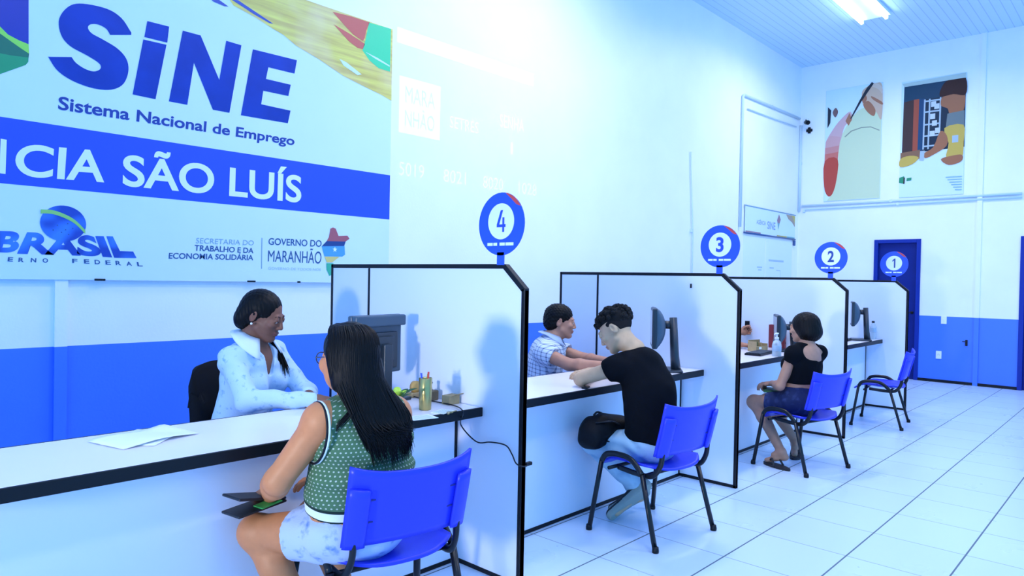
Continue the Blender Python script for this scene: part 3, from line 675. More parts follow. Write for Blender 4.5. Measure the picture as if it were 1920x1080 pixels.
c = onc(845, 757); t = thing('cardboard_box', 'small open brown cardboard box on the counter edge by partition 4', 'box', (c[0], c[1], ZD), .15)
MB().box((0, 0, .022), (.075, .05, .044), .002).build('carton', M_CARD, t); MB().box((.01, -.03, .045), (.07, .03, .003), .001, M=Matrix.Rotation(-.4, 3, 'X')).build('flap', M_CARD, t)
c = (-9.485, -1.83, ZD); t = thing('stamp_holder', 'squat dark brown stamp holder between the tumbler and the small carton', 'stamp holder', (c[0], c[1], ZD), .2)
MB().box((0, 0, .025), (.07, .06, .05), .006).build('holder', mat('brown_plastic', (.14, .09, .04), .5), t); MB().lathe([(.012, .05), (.009, .075), (.014, .09), (.006, .095)], seg=14).build('knob', M_STEEL, t)
c = onc(744, 778); t = thing('desk_plant', 'small pot of lime and dark leaves on the counter under the grey monitor', 'plant', (c[0], c[1], ZD))
MB().lathe([(.022, 0), (.030, .002), (.036, .055), (.033, .057), (.031, .05), (.004, .048)], seg=20).build('pot', M_BLACK, t)
for k in range(9):
    a = 2.4*k; L = .055+.018*(k % 3); m = MB()
    def leaf(u, v, a=a, L=L, k=k):
        w = .018*math.sin(math.pi*min(1, .08+u*.92))*(2*v-1); r = L*u; z = .055+.075*u*(1-.35*u)+.012*(k % 2)
        return (r*math.cos(a)-w*math.sin(a), r*math.sin(a)+w*math.cos(a), z+abs(w)*.4)
    m.add(*grid_shell(leaf, 9, 5, .002), smooth=True); m.build('leaf', M_GREENP if k % 3 != 2 else M_LEAF, t)
c = onc(776, 748); t = thing('tape_dispenser', 'low wooden tape dispenser behind the brassy tumbler', 'tape dispenser', (c[0]+.05, c[1]+.05, ZD), .1)
MB().box((0, 0, .012), (.09, .045, .024), .004).build('body', M_CARD, t); MB().lathe([(.012, -.012), (.030, -.012), (.030, .012), (.012, .012)], (0, 0, .05), 20, M=Matrix.Rotation(math.pi/2, 3, 'X')).build('tape_roll', mat('tape_amber', (.55, .34, .10), .3), t)
c = onc(852, 775); t = thing('key_ring', 'small brass key ring with a tag at the counter edge by partition 4', 'keys', (c[0]-.01, c[1]+.02, ZD))
MB().tube([(.014*math.cos(a), .014*math.sin(a), .003) for a in np.linspace(0, 6.1, 20)], .0015, 6).build('ring', M_GOLD, t)
MB().box((.03, .005, .003), (.04, .010, .003), .001, rz=.3).box((-.022, -.016, .003), (.035, .009, .003), .001, rz=.8).build('key', M_GOLD, t)
for (a, b, w, d, rz, lab) in ((830, 772, .10, .07, .3, 'small printed slip lying at the counter edge by partition 4'), (790, 783, .12, .09, -.2, 'pale printed slip lying in front of the brassy tumbler')):
    c = onc(a, b); t = thing('paper_slip', lab, 'paper', (c[0], c[1], ZD), rz, 'paper slips by the tumbler'); MB().box((0, 0, .001), (w, d, .0016)).build('sheet', M_PAPER, t)
    m = MB()
    for k in range(5): m.box((0, d*(.32-.16*k), .002), (w*.8, .004, .0006))
    m.build('printed_lines', M_SP, t)
M_SHEET = mat('crumpled_paper', (.86, .92, .97), .65)
def sheet_fn(u, v): return ((u-.5)*.297, (v-.5)*.21, .004+.010*abs(math.sin(3.1*u+1.2*v))*(u*(1-u)*4)**.5+.012*max(0, u-.82)*4*v)
c = onc(277, 822); t = thing('paper_sheet', 'crumpled white paper sheets on the bare end of the nearest counter', 'paper', (c[0]-.005, c[1]+.01, ZD), .25)
m = MB(); m.add(*grid_shell(sheet_fn, 15, 9, .0012), smooth=True); m.build('upper_sheet', M_SHEET, t)
m = MB(); m.add([tuple(Matrix.Rotation(.5, 3, 'Z') @ Vector((x*.8, y*.9, z*.35+.001))) for x, y, z in grid_shell(sheet_fn, 9, 7, .001)[0]], grid_shell(sheet_fn, 9, 7, .001)[1], smooth=True); m.build('lower_sheet', M_PAPER, t)
# black cable from the counter down to a plug on the partition edge
cp = [at(770, 742, Z=ZD+.006), at(800, 750, Z=ZD+.006), at(850, 760, Z=ZD+.006), at(868, 772, Z=ZD+.008)]
cp += [at(876, 792, X=P[4]-.012)+np.array([-.06, -.02, 0]), at(893, 828, X=P[4]-.012), at(920, 829, X=P[4]-.012), at(948, 835, X=P[4]-.012), at(960, 852, X=P[4]-.012), at(967, 868, X=P[4]-.012)]
f_ = at(975, 872, X=P[4]); cp += [np.array([P[4]-.010, YF-.008, f_[2]]), np.array([P[4]+.02, YF-.012, f_[2]-.004]), np.array([P[4]+.05, YF+.01, f_[2]-.006])]
o0 = cp[0]; t = thing('power_cable', 'black cable drooping from the counter round the front edge of partition 4', 'cable', tuple(o0))
MB().tube([p_-o0 for p_ in bez(cp, 7)], .0032, 8).build('cord', M_STEEL, t); MB().box(cp[-1]-o0+np.array([.012, .005, 0]), (.04, .02, .016), .004).build('plug', M_BLACK, t)
# counter 2
def keyboard(label, c, rz):
    t = thing('keyboard', label, 'keyboard', c, rz, 'black keyboards')
    MB().box((0, 0, .009), (.38, .14, .018), .005).build('case', M_BLACK, t); m = MB()
    for i in range(14):
        for j in range(5): m.box((-.169+.026*i, -.05+.025*j, .021), (.021, .020, .006), .002)
    m.build('keys', M_MON, t)
c = onc(1420, 664); keyboard('black keyboard beside the sanitizer bottle', (c[0]+.02, -1.93, ZD), .1)
c = onc(1430, 656); t = thing('desk_organizer', 'brown wooden organizer with a pale label behind the keyboard on the second counter', 'organizer', (-5.60, -1.80, ZD), -.2)
MB().box((0, 0, .004), (.17, .09, .008), .002).box((-.08, 0, .045), (.008, .09, .09), .002).box((0, .042, .05), (.17, .008, .10), .002).box((.08, 0, .035), (.008, .09, .07), .002).box((0, -.042, .025), (.17, .008, .05), .002).box((.0, 0, .04), (.006, .08, .08), .001).build('tray', M_CARD, t)
MB().box((-.03, -.047, .032), (.035, .002, .02)).build('sticker', M_PAPER, t); MB().box((-.04, 0, .05), (.05, .03, .07), .004).build('note_block', mat('olive_block', (.16, .16, .05), .6), t)
c = onc(1456, 668); t = thing('sanitizer_bottle', 'clear pump sanitizer bottle on the counter by the woman with bobbed hair', 'bottle', (c[0], c[1], ZD))
mg, nt_, bs = new_mat('clear_plastic'); bs.inputs['Base Color'].default_value = (.75, .88, .97, 1); bs.inputs['Transmission Weight'].default_value = .55; bs.inputs['Roughness'].default_value = .15; bs.inputs['IOR'].default_value = 1.35
MB().lathe([(.034, 0), (.037, .006), (.037, .10), (.030, .125), (.014, .138), (.013, .145), (.002, .146)], seg=24).build('bottle_body', mg, t)
MB().lathe([(.038, .045), (.0382, .046), (.0382, .09), (.038, .091)], seg=24).build('label_band', M_SP, t)
MB().lathe([(.016, .140), (.016, .160), (.006, .163), (.006, .185), (.014, .187), (.014, .197), (.003, .199)], seg=16).tube([(0, 0, .192), (-.045, 0, .190), (-.050, 0, .182)], .006).build('pump', M_WPLASTIC, t)
t = thing('ring_binder', 'dark red ring binder upright behind the monitor on the second counter', 'binder', (-5.13, -1.785, ZD), .10)
MB().box((-.022, 0, .11), (.003, .15, .22), .001).box((.022, 0, .11), (.003, .15, .22), .001).box((0, -.075, .11), (.047, .003, .22), .001).build('cover', mat('dark_red_board', (.22, .02, .03), .5), t); MB().box((0, .0, .11), (.038, .14, .21)).build('pages', M_PAPER, t)
MB().lathe([(.008, 0), (.008, .003)], (0, -.077, .05), 12, M=Matrix.Rotation(math.pi/2, 3, 'X')).build('finger_ring', M_STEEL, t)
# counter 1
keyboard('black keyboard on the unattended counter under its monitor', (-3.66, -1.90, ZD), .1)
c = onc(1603, 637); t = thing('tape_roll', 'small brown tape roll on the unattended counter', 'tape', (-3.30, -1.74, ZD))
MB().lathe([(.022, 0), (.042, 0), (.042, .045), (.022, .045)], seg=24).build('roll', M_CARD, t)
c = (-3.075, -2.052, ZD); t = thing('water_bottle', 'clear water bottle with a dark cap on the unattended counter', 'bottle', (c[0], c[1], ZD))
MB().lathe([(.030, 0), (.033, .006), (.033, .06), (.031, .075), (.033, .09), (.033, .14), (.026, .165), (.013, .18), (.013, .195), (.002, .196)], seg=22).build('bottle_body', mg, t); MB().lathe([(.0155, .188), (.0155, .208), (.002, .209)], seg=16).build('cap', M_STEEL, t); MB().lathe([(.0338, .085), (.0340, .086), (.0340, .125), (.0338, .126)], seg=22).build('label_band', M_SP, t)
# ================================================================== people: smooth blended bodies
def nrm(v): v = np.array(v, float); return v/(np.linalg.norm(v)+1e-12)
class Sdf:
    def __init__(s): s.p = []
    def cone(s, a, b, ra, rb, k=.02, flat=None, ratio=1.0, op='u'):
        a, b = np.array(a, float), np.array(b, float); R = max(ra, rb)*max(1.0, ratio)
        s.p.append(('c', op, k, np.minimum(a, b)-R, np.maximum(a, b)+R, (a, b, ra, rb, None if flat is None else nrm(flat), ratio))); return s
    def chain(s, pts, rs, k=.02, **kw):
        for i in range(len(pts)-1): s.cone(pts[i], pts[i+1], rs[i], rs[i+1], k, **kw)
        return s
    def ell(s, c, r, k=.02, ax=None, op='u'):
        c = np.array(c, float); r = np.array(r, float); A = np.eye(3) if ax is None else np.array(ax, float)   # rows = local axes
        ext = np.sqrt(((A*r[:, None])**2).sum(0))
        s.p.append(('e', op, k, c-ext, c+ext, (c, r, A))); return s
    def ball(s, c, r, k=.02, op='u'): return s.ell(c, (r, r, r), k, None, op)
    def mesh(s, h, cuts=(), noise=None, pad=.02, bounds=None):
        un = [q for q in s.p if q[1] == 'u']
        lo = np.min([q[3] for q in un], 0)-pad; hi = np.max([q[4] for q in un], 0)+pad
        if bounds is not None: lo, hi = np.maximum(lo, bounds[0]), np.minimum(hi, bounds[1])
        n = np.ceil((hi-lo)/h).astype(int)+1
        ax = [(lo[i]+h*np.arange(n[i])).astype(np.float32) for i in range(3)]
        F = np.full(n, .25, np.float32)
        for ty, op, k, bl, bh, a in s.p:
            m = k+2.5*h+.006
            i0 = np.clip(np.floor((bl-m-lo)/h).astype(int), 0, n); i1 = np.clip(np.ceil((bh+m-lo)/h).astype(int)+1, 0, n)
            if (i1 <= i0).any(): continue
            sl = tuple(slice(i0[j], i1[j]) for j in range(3))
            X, Y, Z = [ax[j][i0[j]:i1[j]].reshape([-1 if q == j else 1 for q in range(3)]) for j in range(3)]
            if ty == 'c':
                p0, p1, ra, rb, fl, ratio = a; d = p1-p0; L2 = float(d@d)+1e-12
                x, y, z = X-np.float32(p0[0]), Y-np.float32(p0[1]), Z-np.float32(p0[2])
                t = np.clip((x*d[0]+y*d[1]+z*d[2])/L2, 0, 1).astype(np.float32)
                qx, qy, qz = x-t*np.float32(d[0]), y-t*np.float32(d[1]), z-t*np.float32(d[2])
                if fl is not None:
                    w = (qx*fl[0]+qy*fl[1]+qz*fl[2])*np.float32(1/ratio-1); qx, qy, qz = qx+w*np.float32(fl[0]), qy+w*np.float32(fl[1]), qz+w*np.float32(fl[2])
                D = np.sqrt(qx*qx+qy*qy+qz*qz)-(ra+(rb-ra)*t)
            else:
                c, r, A = a; x, y, z = X-np.float32(c[0]), Y-np.float32(c[1]), Z-np.float32(c[2])
                s0 = s1 = 0
                for j in range(3):
                    u = (x*A[j][0]+y*A[j][1]+z*A[j][2])/r[j]; s0 = s0+u*u; u = u/r[j]; s1 = s1+u*u
                k0 = np.sqrt(s0); k1 = np.sqrt(s1)+1e-9; D = k0*(k0-1)/k1
            D = D.astype(np.float32); f = F[sl]
            if op == 'u':
                hh = np.clip(.5+.5*(f-D)/k, 0, 1); F[sl] = f+(D-f)*hh-k*hh*(1-hh)
            else:
                D = -D; hh = np.clip(.5-.5*(f-D)/k, 0, 1); F[sl] = f+(D-f)*hh+k*hh*(1-hh)
        G = [ax[j].reshape([-1 if q == j else 1 for q in range(3)]) for j in range(3)]
        for q, nv in cuts:
            nv = nrm(nv); F = np.maximum(F, ((G[0]-q[0])*nv[0]+(G[1]-q[1])*nv[1]+(G[2]-q[2])*nv[2]).astype(np.float32))
        if noise is not None: F = F+noise(*G).astype(np.float32)
        return nets(F, lo, h)
def nets(F, lo, h):
    """smooth polygons of the zero level of a sampled field"""
    S = F < 0; n = np.array(F.shape)
    c = np.zeros(n-1, np.int8)
    for i in (0, 1):
        for j in (0, 1):
            for k in (0, 1): c += S[i:n[0]-1+i, j:n[1]-1+j, k:n[2]-1+k]
    cell = np.argwhere((c > 0) & (c < 8)); idx = np.full(n-1, -1, np.int64); idx[tuple(cell.T)] = np.arange(len(cell))
    acc = np.zeros((len(cell), 3)); cnt = np.zeros(len(cell))
    cor = {(i, j, k): F[cell[:, 0]+i, cell[:, 1]+j, cell[:, 2]+k].astype(float) for i in (0, 1) for j in (0, 1) for k in (0, 1)}
    for a in range(3):
        o = [q for q in range(3) if q != a]
        for i in (0, 1):
            for j in (0, 1):
                A = [0, 0, 0]; A[o[0]], A[o[1]] = i, j; B = list(A); B[a] = 1
                fa, fb = cor[tuple(A)], cor[tuple(B)]; x = (fa < 0) != (fb < 0); t = np.where(x, fa/np.where(x, fa-fb, 1), 0)
                p = np.zeros((len(cell), 3)); p[:, o[0]] = i; p[:, o[1]] = j; p[:, a] = t; acc[x] += p[x]; cnt[x] += 1
    V = lo+h*(cell+acc/np.maximum(cnt, 1)[:, None]); faces = []
    for a in range(3):
        o = [q for q in range(3) if q != a]; s0 = [slice(None)]*3; s1 = [slice(None)]*3; s0[a] = slice(0, -1); s1[a] = slice(1, None)
        E = np.argwhere(S[tuple(s0)] != S[tuple(s1)])
        ok = (E[:, o[0]] > 0) & (E[:, o[1]] > 0) & (E[:, o[0]] < n[o[0]]-1) & (E[:, o[1]] < n[o[1]]-1); E = E[ok]
        q = []
        for (i, j) in ((-1, -1), (0, -1), (0, 0), (-1, 0)):
            e = E.copy(); e[:, o[0]] += i; e[:, o[1]] += j; q.append(idx[tuple(e.T)])
        Q = np.stack(q, 1); fl = S[tuple(E.T)]
        if a == 1: fl = ~fl
        Q[~fl] = Q[~fl][:, ::-1]; faces.append(Q)
    return V, np.concatenate(faces)
def nets_obj(name, VF, mats, parent=None, origin=(0, 0, 0), pat=None, mi=None, label=None):
    V, Fc = VF; V = V-np.array(origin); me = bpy.data.meshes.new(name)
    me.vertices.add(len(V)); me.vertices.foreach_set('co', V.astype(np.float32).ravel())
    me.loops.add(Fc.size); me.loops.foreach_set('vertex_index', Fc.astype(np.int32).ravel())
    me.polygons.add(len(Fc)); me.polygons.foreach_set('loop_start', np.arange(0, Fc.size, 4, dtype=np.int32)); me.update(calc_edges=True); me.validate()
    if pat is not None:
        at_ = me.attributes.new('pat', 'FLOAT_VECTOR', 'POINT'); at_.data.foreach_set('vector', pat(V+np.array(origin)).astype(np.float32).ravel())
    o = link(name, me, mats, parent, smooth=True, label=label)
    if mi is not None:
        cen = V[Fc].mean(1)+np.array(origin); me.polygons.foreach_set('material_index', mi(cen).astype(np.int32))
    return o
def wrinkle(amp, f=38, seed=0):
    r = np.random.RandomState(seed); K = r.normal(size=(5, 3)); K /= np.linalg.norm(K, axis=1)[:, None]; ph = r.uniform(0, 6, 5)
    def g(x, y, z):
        w = .03*np.sin(23*x+ph[0])+.03*np.sin(19*y+ph[1])+.03*np.sin(21*z+ph[2]); t = 0
        for i in range(5): t = t+np.sin(f*(.7+.25*i)*(K[i][0]*x+K[i][1]*y+K[i][2]*z+w)+ph[i])
        return amp*t/2.2
    return g

class Fig:
    """joints and build of one seated figure, all in the room's own metres"""
    def __init__(s, **k):
        s.__dict__.update(k)
        A = np.array
        for n in ('pel', 'che', 'nec', 'hd', 'shl', 'shr', 'ell', 'elr', 'wrl', 'wrr', 'hpl', 'hpr', 'knl', 'knr', 'anl', 'anr', 'tol', 'tor'): setattr(s, n, A(getattr(s, n), float))
        s.right = nrm(s.shr-s.shl); s.up = nrm(s.nec-s.pel); s.fw = nrm(np.cross(s.up, s.right)); s.right = np.cross(s.fw, s.up)
        s.hf = nrm(s.face); s.hr = nrm(np.cross(s.hf, A(getattr(s, 'headup', (0, 0, 1)), float))); s.hu = np.cross(s.hr, s.hf)
        s.pright = nrm(s.hpr-s.hpl); s.org = A([s.pel[0], s.pel[1], 0.0])
    def H(s, x, y, z, k=None): k = k or s.hs; return s.hd+k*(x*s.hr+y*s.hf+z*s.hu)
    def head(s, D):
        k = s.hs; ax = np.array([s.hr, s.hf, s.hu]); e = lambda c, r, kk=.012, op='u', a=None: D.ell(s.H(*c), np.array(r)*k, kk, ax if a is None else a, op)
        e((0, -.014, .034), (.074, .094, .080)); ft = getattr(s, 'fat', 0); e((0, .030, -.028), (.058+ft, .062, .082), .02)
        for sx in (-1, 1):
            D.cone(s.H(sx*.048, .012, -.052), s.H(sx*.012, .066, -.090), (.021+ft*.8)*k, .019*k, .018)
            e((sx*.040, .068, -.018), (.022+ft*.6, .020, .018+ft), .016)
        e((0, .074, -.091), (.018, .016, .014), .010)
        D.cone(s.H(-.034, .082, .026), s.H(.034, .082, .026), getattr(s, 'brow', .010)*k, getattr(s, 'brow', .010)*k, .012)
        for sx in (-1, 1): e((sx*.031, .099, .008), (.017, .013, .009), .008, 's')
        ld = getattr(s, 'lid', .0)
        for sx in (-1, 1): e((sx*.031, .0835, .0125-ld*.5), (.0140, .0115, .0095+ld*.5), .003); e((sx*.031, .0815, .0035), (.0135, .0105, .0085), .003)
        D.cone(s.H(0, .088, .014), s.H(0, .103, -.024), .008*k, .0105*k, .008); e((0, .104, -.027), (.0105, .009, .009), .005)
        for sx in (-1, 1): e((sx*.012, .096, -.031), (.008, .009, .007), .004)
        e((0, .089, -.055), (.023, .012, .0060), .006); e((0, .087, -.066), (.019, .011, .0062), .006); D.chain([s.H(x, .100-6*x*x, -.0605+4.5*x*x) for x in (-.026, -.013, 0, .013, .026)], [.0016*k]*5, .003, op='s')
        for sx in (-1, 1):
            a = np.array([nrm(s.hr+sx*.35*s.hf*-1), nrm(s.hf+.25*s.hu*-1), nrm(s.hu+.25*s.hf)])
            e((sx*.075, -.012, .000), (.009, .019, .031), .005, 'u', a); e((sx*.083, -.006, .004), (.005, .009, .016), .004, 's', a)
        D.chain([s.H(0, -.022, -.03), s.H(0, -.020, -.085), s.nec+.03*s.up, s.nec-.03*s.up], [.048*k, s.neckr, s.neckr*1.05, s.neckr*1.2], .022)
    def hand(s, D, wr, d, n, side, curl=.5, thumb=.4, k=1.0, spread=1.0, curls=None):
        """d towards the fingers, n out of the palm, side = where the thumb is"""
        d = nrm(d); n = nrm(np.array(n)-d*(np.array(n)@d)); t = np.cross(d, n); t = t if (t@np.array(side)) > 0 else -t; wr = np.array(wr, float)
        D.cone(wr-.01*d, wr+.028*k*d, .022*k, .026*k, .012, flat=n, ratio=.72)
        D.ell(wr+.052*k*d, (.037*k, .048*k, .0145*k), .012, np.array([t, d, n]))
        for q, (o, L) in enumerate(((.030, .068), (.010, .077), (-.010, .072), (-.029, .056))):
            c = (curls[q] if curls else curl)*(1+.08*q); p = wr+.086*k*d+o*k*t+(-.004 if q in (0, 3) else 0)*d; a = .18*c; pts = [p]
            dd = nrm(d+t*(o*2.2*spread))
            for f, l in enumerate((.46, .30, .24)):
                a += c*(.75, .85, .55)[f]; p = p+L*k*l*(dd*math.cos(a)+n*math.sin(a)); pts.append(p)
            D.chain(pts, [.0092*k, .0086*k, .0080*k, .0068*k], .005)
        p0 = wr+.022*k*d+.026*k*t+.004*n; p1 = p0+.036*k*nrm(.65*d+.8*t*(1-thumb*.5)+.5*thumb*n); p2 = p1+.030*k*nrm(.9*d+.35*t*(1-thumb)+.6*thumb*n); p3 = p2+.024*k*nrm(d+.1*t+.7*thumb*n)
        D.chain([p0, p1, p2, p3], [.014*k, .0115*k, .0098*k, .0078*k], .009)
    def torso(s, D, e=0.0, k=.05, bust=True):
        w = s.build; ax = np.array([s.right, s.fw, s.up]); pax = np.array([s.pright, nrm(np.cross((0, 0, 1.0), s.pright)), [0, 0, 1.0]])
        mid = (s.pel+s.che)/2
        D.ell(s.pel+np.array([0, 0, .01]), (w['hip']+e, w['hipd']+e, .115+e), k, pax)
        D.ell(mid, (w['waist']+e, w['waistd']+e, .15+e), k, ax)
        D.ell(s.che, (w['chest']+e, w['chestd']+e, .165+e), k, ax)
        up2 = s.che*.35+s.nec*.65; D.ell(up2, (w['chest']*.86+e, w['chestd']*.78+e, .09+e), k, ax)
        if bust and w.get('bust'):
            for sx in (-1, 1): D.ell(s.che+.075*sx*s.right+(w['chestd']*.75)*s.fw+.005*s.up, (.062+e, .060+e, .065+e), .03, ax)
        return D
    def shoulders(s, D, e=0.0):
        r = s.build['arm']
        for sh in (s.shl, s.shr): D.cone(s.nec-.015*s.up, sh+.004*s.up, .040+e, r*1.05+e, .03); D.ball(sh, r*1.03+e, .03)
        return D
    def arm(s, D, a, b, c, e=0.0, t1=1.0, end=None):
        r = s.build['arm']
        if t1 < 1: D.cone(a, a+(b-a)*t1, r+e, r*(1-.22*t1)+e*1.1, .025); return
        D.cone(a, b, r+e, r*.80+e, .025); m = b+(c-b)*.30
        D.cone(b, m, r*.80+e, r*.82+e, .02); D.cone(m, c, r*.82+e, r*.56+e, .02)
    def leg(s, D, h, kn, an, to, e=0.0, foot=True, tmax=1.0):
        r = s.build['leg']
        if tmax < 1: D.cone(h, h+(kn-h)*tmax, r+e, r*(1-.30*tmax)+e, .03); return
        D.cone(h, kn, r+e, r*.68+e, .03); D.ball(kn, r*.70+e, .02); m = kn+(an-kn)*.32
        back = nrm(np.cross(s.pright, an-kn)); back = back if back@(kn-h) < 0 else -back
        D.cone(kn, m+.010*back, r*.64+e, r*.64+e, .025); D.cone(m+.010*back, an, r*.64+e, r*.40+e, .025)
        if foot:
            d = nrm(to-an); fl = nrm(np.array([to[0]-an[0], to[1]-an[1], 0])); heel = an-.02*fl+np.array([0, 0, -.035])
            D.cone(an, heel, r*.40, .028, .02); D.cone(heel, to, .030, .024, .02, flat=(0, 0, 1), ratio=.75); D.cone(an, (an+to)/2+np.array([0, 0, .008]), r*.36, .026, .02)
    def body(s, h=.005, hands=True, bounds=None):
        D = Sdf(); s.torso(D); s.shoulders(D)
        s.arm(D, s.shl, s.ell, s.wrl); s.arm(D, s.shr, s.elr, s.wrr)
        s.leg(D, s.hpl, s.knl, s.anl, s.tol); s.leg(D, s.hpr, s.knr, s.anr, s.tor); s.head(D)
        for kw in s.hands: s.hand(D, **kw)
        return D.mesh(h, bounds=bounds)
    def eyes(s, parent, h, dark=(.02, .012, .01)):
        for sx in (-1, 1):
            m = MB(); k = s.hs; c = s.H(sx*.031, .0818, .0052)-s.org; M = Matrix(np.array([s.hr, s.hu*-1, s.hf]).T.tolist())
            m.lathe([(.0005, .0123*k), (.006*k, .0108*k), (.0105*k, .006*k), (.0123*k, 0), (.0105*k, -.006*k)], c, 14, 0, M); m.lathe([(.0004, .0130*k), (.0045*k, .0121*k), (.0060*k, .0108*k)], c, 12, 1, M)
            m.build('eye', [M_EYE, M_IRIS], parent)
            b = MB(); pts = [s.H(sx*(.016+.030*t), .0835+getattr(s, 'brow', .010)-.014*t*t, .024+.006*math.sin(math.pi*t*.9)-.003*t)-s.org for t in np.linspace(0, 1, 7)]
            b.tube(pts, [.0012, .0020, .0023, .0022, .0019, .0015, .0008], 8); b.build('eyebrow', M_HAIR, parent)
            l = MB(); pts = [s.H(sx*(.020+.024*t), .0952-.011*t*t, .0052-getattr(s, 'lid', 0)+.003*math.sin(math.pi*t))-s.org for t in np.linspace(0, 1, 7)]
            l.tube(pts, .0013, 6); l.build('eyelid_line', M_HAIR, parent)
    def lipmi(s, extra=None):
        def f(c):
            q = (c-s.hd)/s.hs; x, y, z = q@s.hr, q@s.hf, q@s.hu
            lip = (np.abs(x) < .024) & (y > .080) & (z < -.0475+.05*-np.abs(x)*.15) & (z > -.073+.25*np.abs(x))
            return lip.astype(int)
        return f
def hair_strands(name, roots, path, mats, parent, n=1):
    m = MB()
    for r in roots:
        pts, rad = path(r); m.tube(pts, rad, 5, cap=True)
    return m.build(name, mats, parent)
M_EYE = mat('eye_white', (.62, .60, .56), .25); M_IRIS = mat('iris_dark', (.015, .01, .008), .15)
def hair_mat(name, col, sc=120):
    m, nt, b = new_mat(name); q = NT(nt); c = q.coord(); mp = nt.nodes.new('ShaderNodeMapping'); mp.inputs['Scale'].default_value = (1, 1, .12); nt.links.new(c, mp.inputs[0])
    n = q.noise(sc, mp.outputs[0], 3); b.inputs['Roughness'].default_value = .48; b.inputs['Specular IOR Level'].default_value = .14
    nt.links.new(q.mix(n, tuple(x*.5 for x in col), tuple(x*1.6 for x in col)), b.inputs['Base Color'])
    bp = nt.nodes.new('ShaderNodeBump'); bp.inputs['Strength'].default_value = .5; bp.inputs['Distance'].default_value = .004; nt.links.new(n, bp.inputs['Height']); nt.links.new(bp.outputs[0], b.inputs['Normal'])
    return m
M_HAIR = hair_mat('black_hair', (.0035, .0035, .0045)); M_HAIRC = mat('curly_black_hair', (.003, .003, .004), 60)
def skin(name, col): return [mat(name, col, .48, spec=.35, var=.05, vscale=30, sss=.0, bump=.05, bscale=400), mat(name+'_lips', (col[0]*.80, col[1]*.62, col[2]*.68), .4)]
HB = .0045
# ------------------------------------------------------------------ cloth
def finish(b, nt, q, rough=.85, bs=350, st=.3):
    b.inputs['Roughness'].default_value = rough; b.inputs['Specular IOR Level'].default_value = .25
    bp = nt.nodes.new('ShaderNodeBump'); bp.inputs['Strength'].default_value = st; bp.inputs['Distance'].default_value = .003; nt.links.new(q.noise(bs, q.coord()), bp.inputs['Height']); nt.links.new(bp.outputs[0], b.inputs['Normal'])
def dots_mat():
    m, nt, b = new_mat('green_dotted_knit'); q = NT(nt); u, v, w = q.xyz(q.attr('pat'))
    p = .0155; cu = q.m('DIVIDE', u, p); row = q.m('FLOOR', q.m('DIVIDE', v, p*.87)); cu = q.m('ADD', cu, q.m('MULTIPLY', q.m('MODULO', q.m('ABSOLUTE', row), 2.0), .5))
    fx = q.m('SUBTRACT', q.m('FRACT', cu), .5); fy = q.m('SUBTRACT', q.m('FRACT', q.m('DIVIDE', v, p*.87)), .5)
    d = q.m('SQRT', q.m('ADD', q.m('MULTIPLY', fx, fx), q.m('MULTIPLY', fy, fy))); dot = q.m('LESS_THAN', d, .20)
    c = q.mix(dot, (.075, .165, .085), (.46, .52, .44))
    s1 = q.m('MULTIPLY', q.m('GREATER_THAN', w, -.034), q.m('LESS_THAN', w, -.004)); s2 = q.m('LESS_THAN', w, .008)
    c = q.mix(s2, c, (.012, .03, .022)); c = q.mix(s1, c, (.80, .85, .85)); nt.links.new(c, b.inputs['Base Color']); finish(b, nt, q)
    return m
def denim_mat(name, a, bcol, sc=14, thr=.5):
    m, nt, b = new_mat(name); q = NT(nt); c = q.coord(); n = q.noise(sc, c, 6)
    t = q.m('SMOOTH_MIN', q.m('MULTIPLY', q.m('MAXIMUM', q.m('SUBTRACT', n, thr), 0.0), 6.0), 1.0, .05)
    nt.links.new(q.mix(t, a, bcol), b.inputs['Base Color']); finish(b, nt, q, bs=220, st=.35); return m
def check_mat():
    m, nt, b = new_mat('checked_cotton'); q = NT(nt); u, v, w = q.xyz(q.attr('pat')); p = .027
    fu = q.m('FRACT', q.m('DIVIDE', u, p)); fv = q.m('FRACT', q.m('DIVIDE', v, p))
    a = q.m('ADD', q.m('LESS_THAN', fu, .24), q.m('LESS_THAN', fv, .24))
    c = q.mix(q.m('MULTIPLY', a, .5), (.66, .74, .88), (.075, .12, .26)); nt.links.new(c, b.inputs['Base Color']); finish(b, nt, q); return m
def person(fig, label, sk, h=None):
    o = nets_obj('person', fig.body(h or HB), sk, None, fig.org, mi=fig.lipmi()); o.location = fig.org
    tag(o, label, 'person'); fig.eyes(o, h); return o
def shoe(fig, an, to, parent, mats, name='shoe', th=.026, upv=(0, 0, 1.0)):
    """closed shoe along the foot from heel to toe; the lowest layer is its sole"""
    a, b = np.array(an, float), np.array(to, float); d = nrm(b-a)
    up = nrm(np.cross(np.cross(d, upv), d)); up = up if up@np.array(upv) >= 0 else -up
    D = Sdf(); sole0 = a-.060*up-.03*d; sole1 = b-.010*up+.02*d
    D.cone(sole0+.028*up, sole1+.024*up, .040, .034, .02); D.cone(a-.015*up, (a+b)/2-.02*up, .045, .036, .03)
    n = nrm(np.cross(np.cross(sole1-sole0, (up)), sole1-sole0)); n = n if n@up > 0 else -n
    return nets_obj(name, D.mesh(HB, cuts=[(sole0, -n)]), mats, parent, fig.org, mi=lambda c: ((c-sole0)@n < th).astype(int))
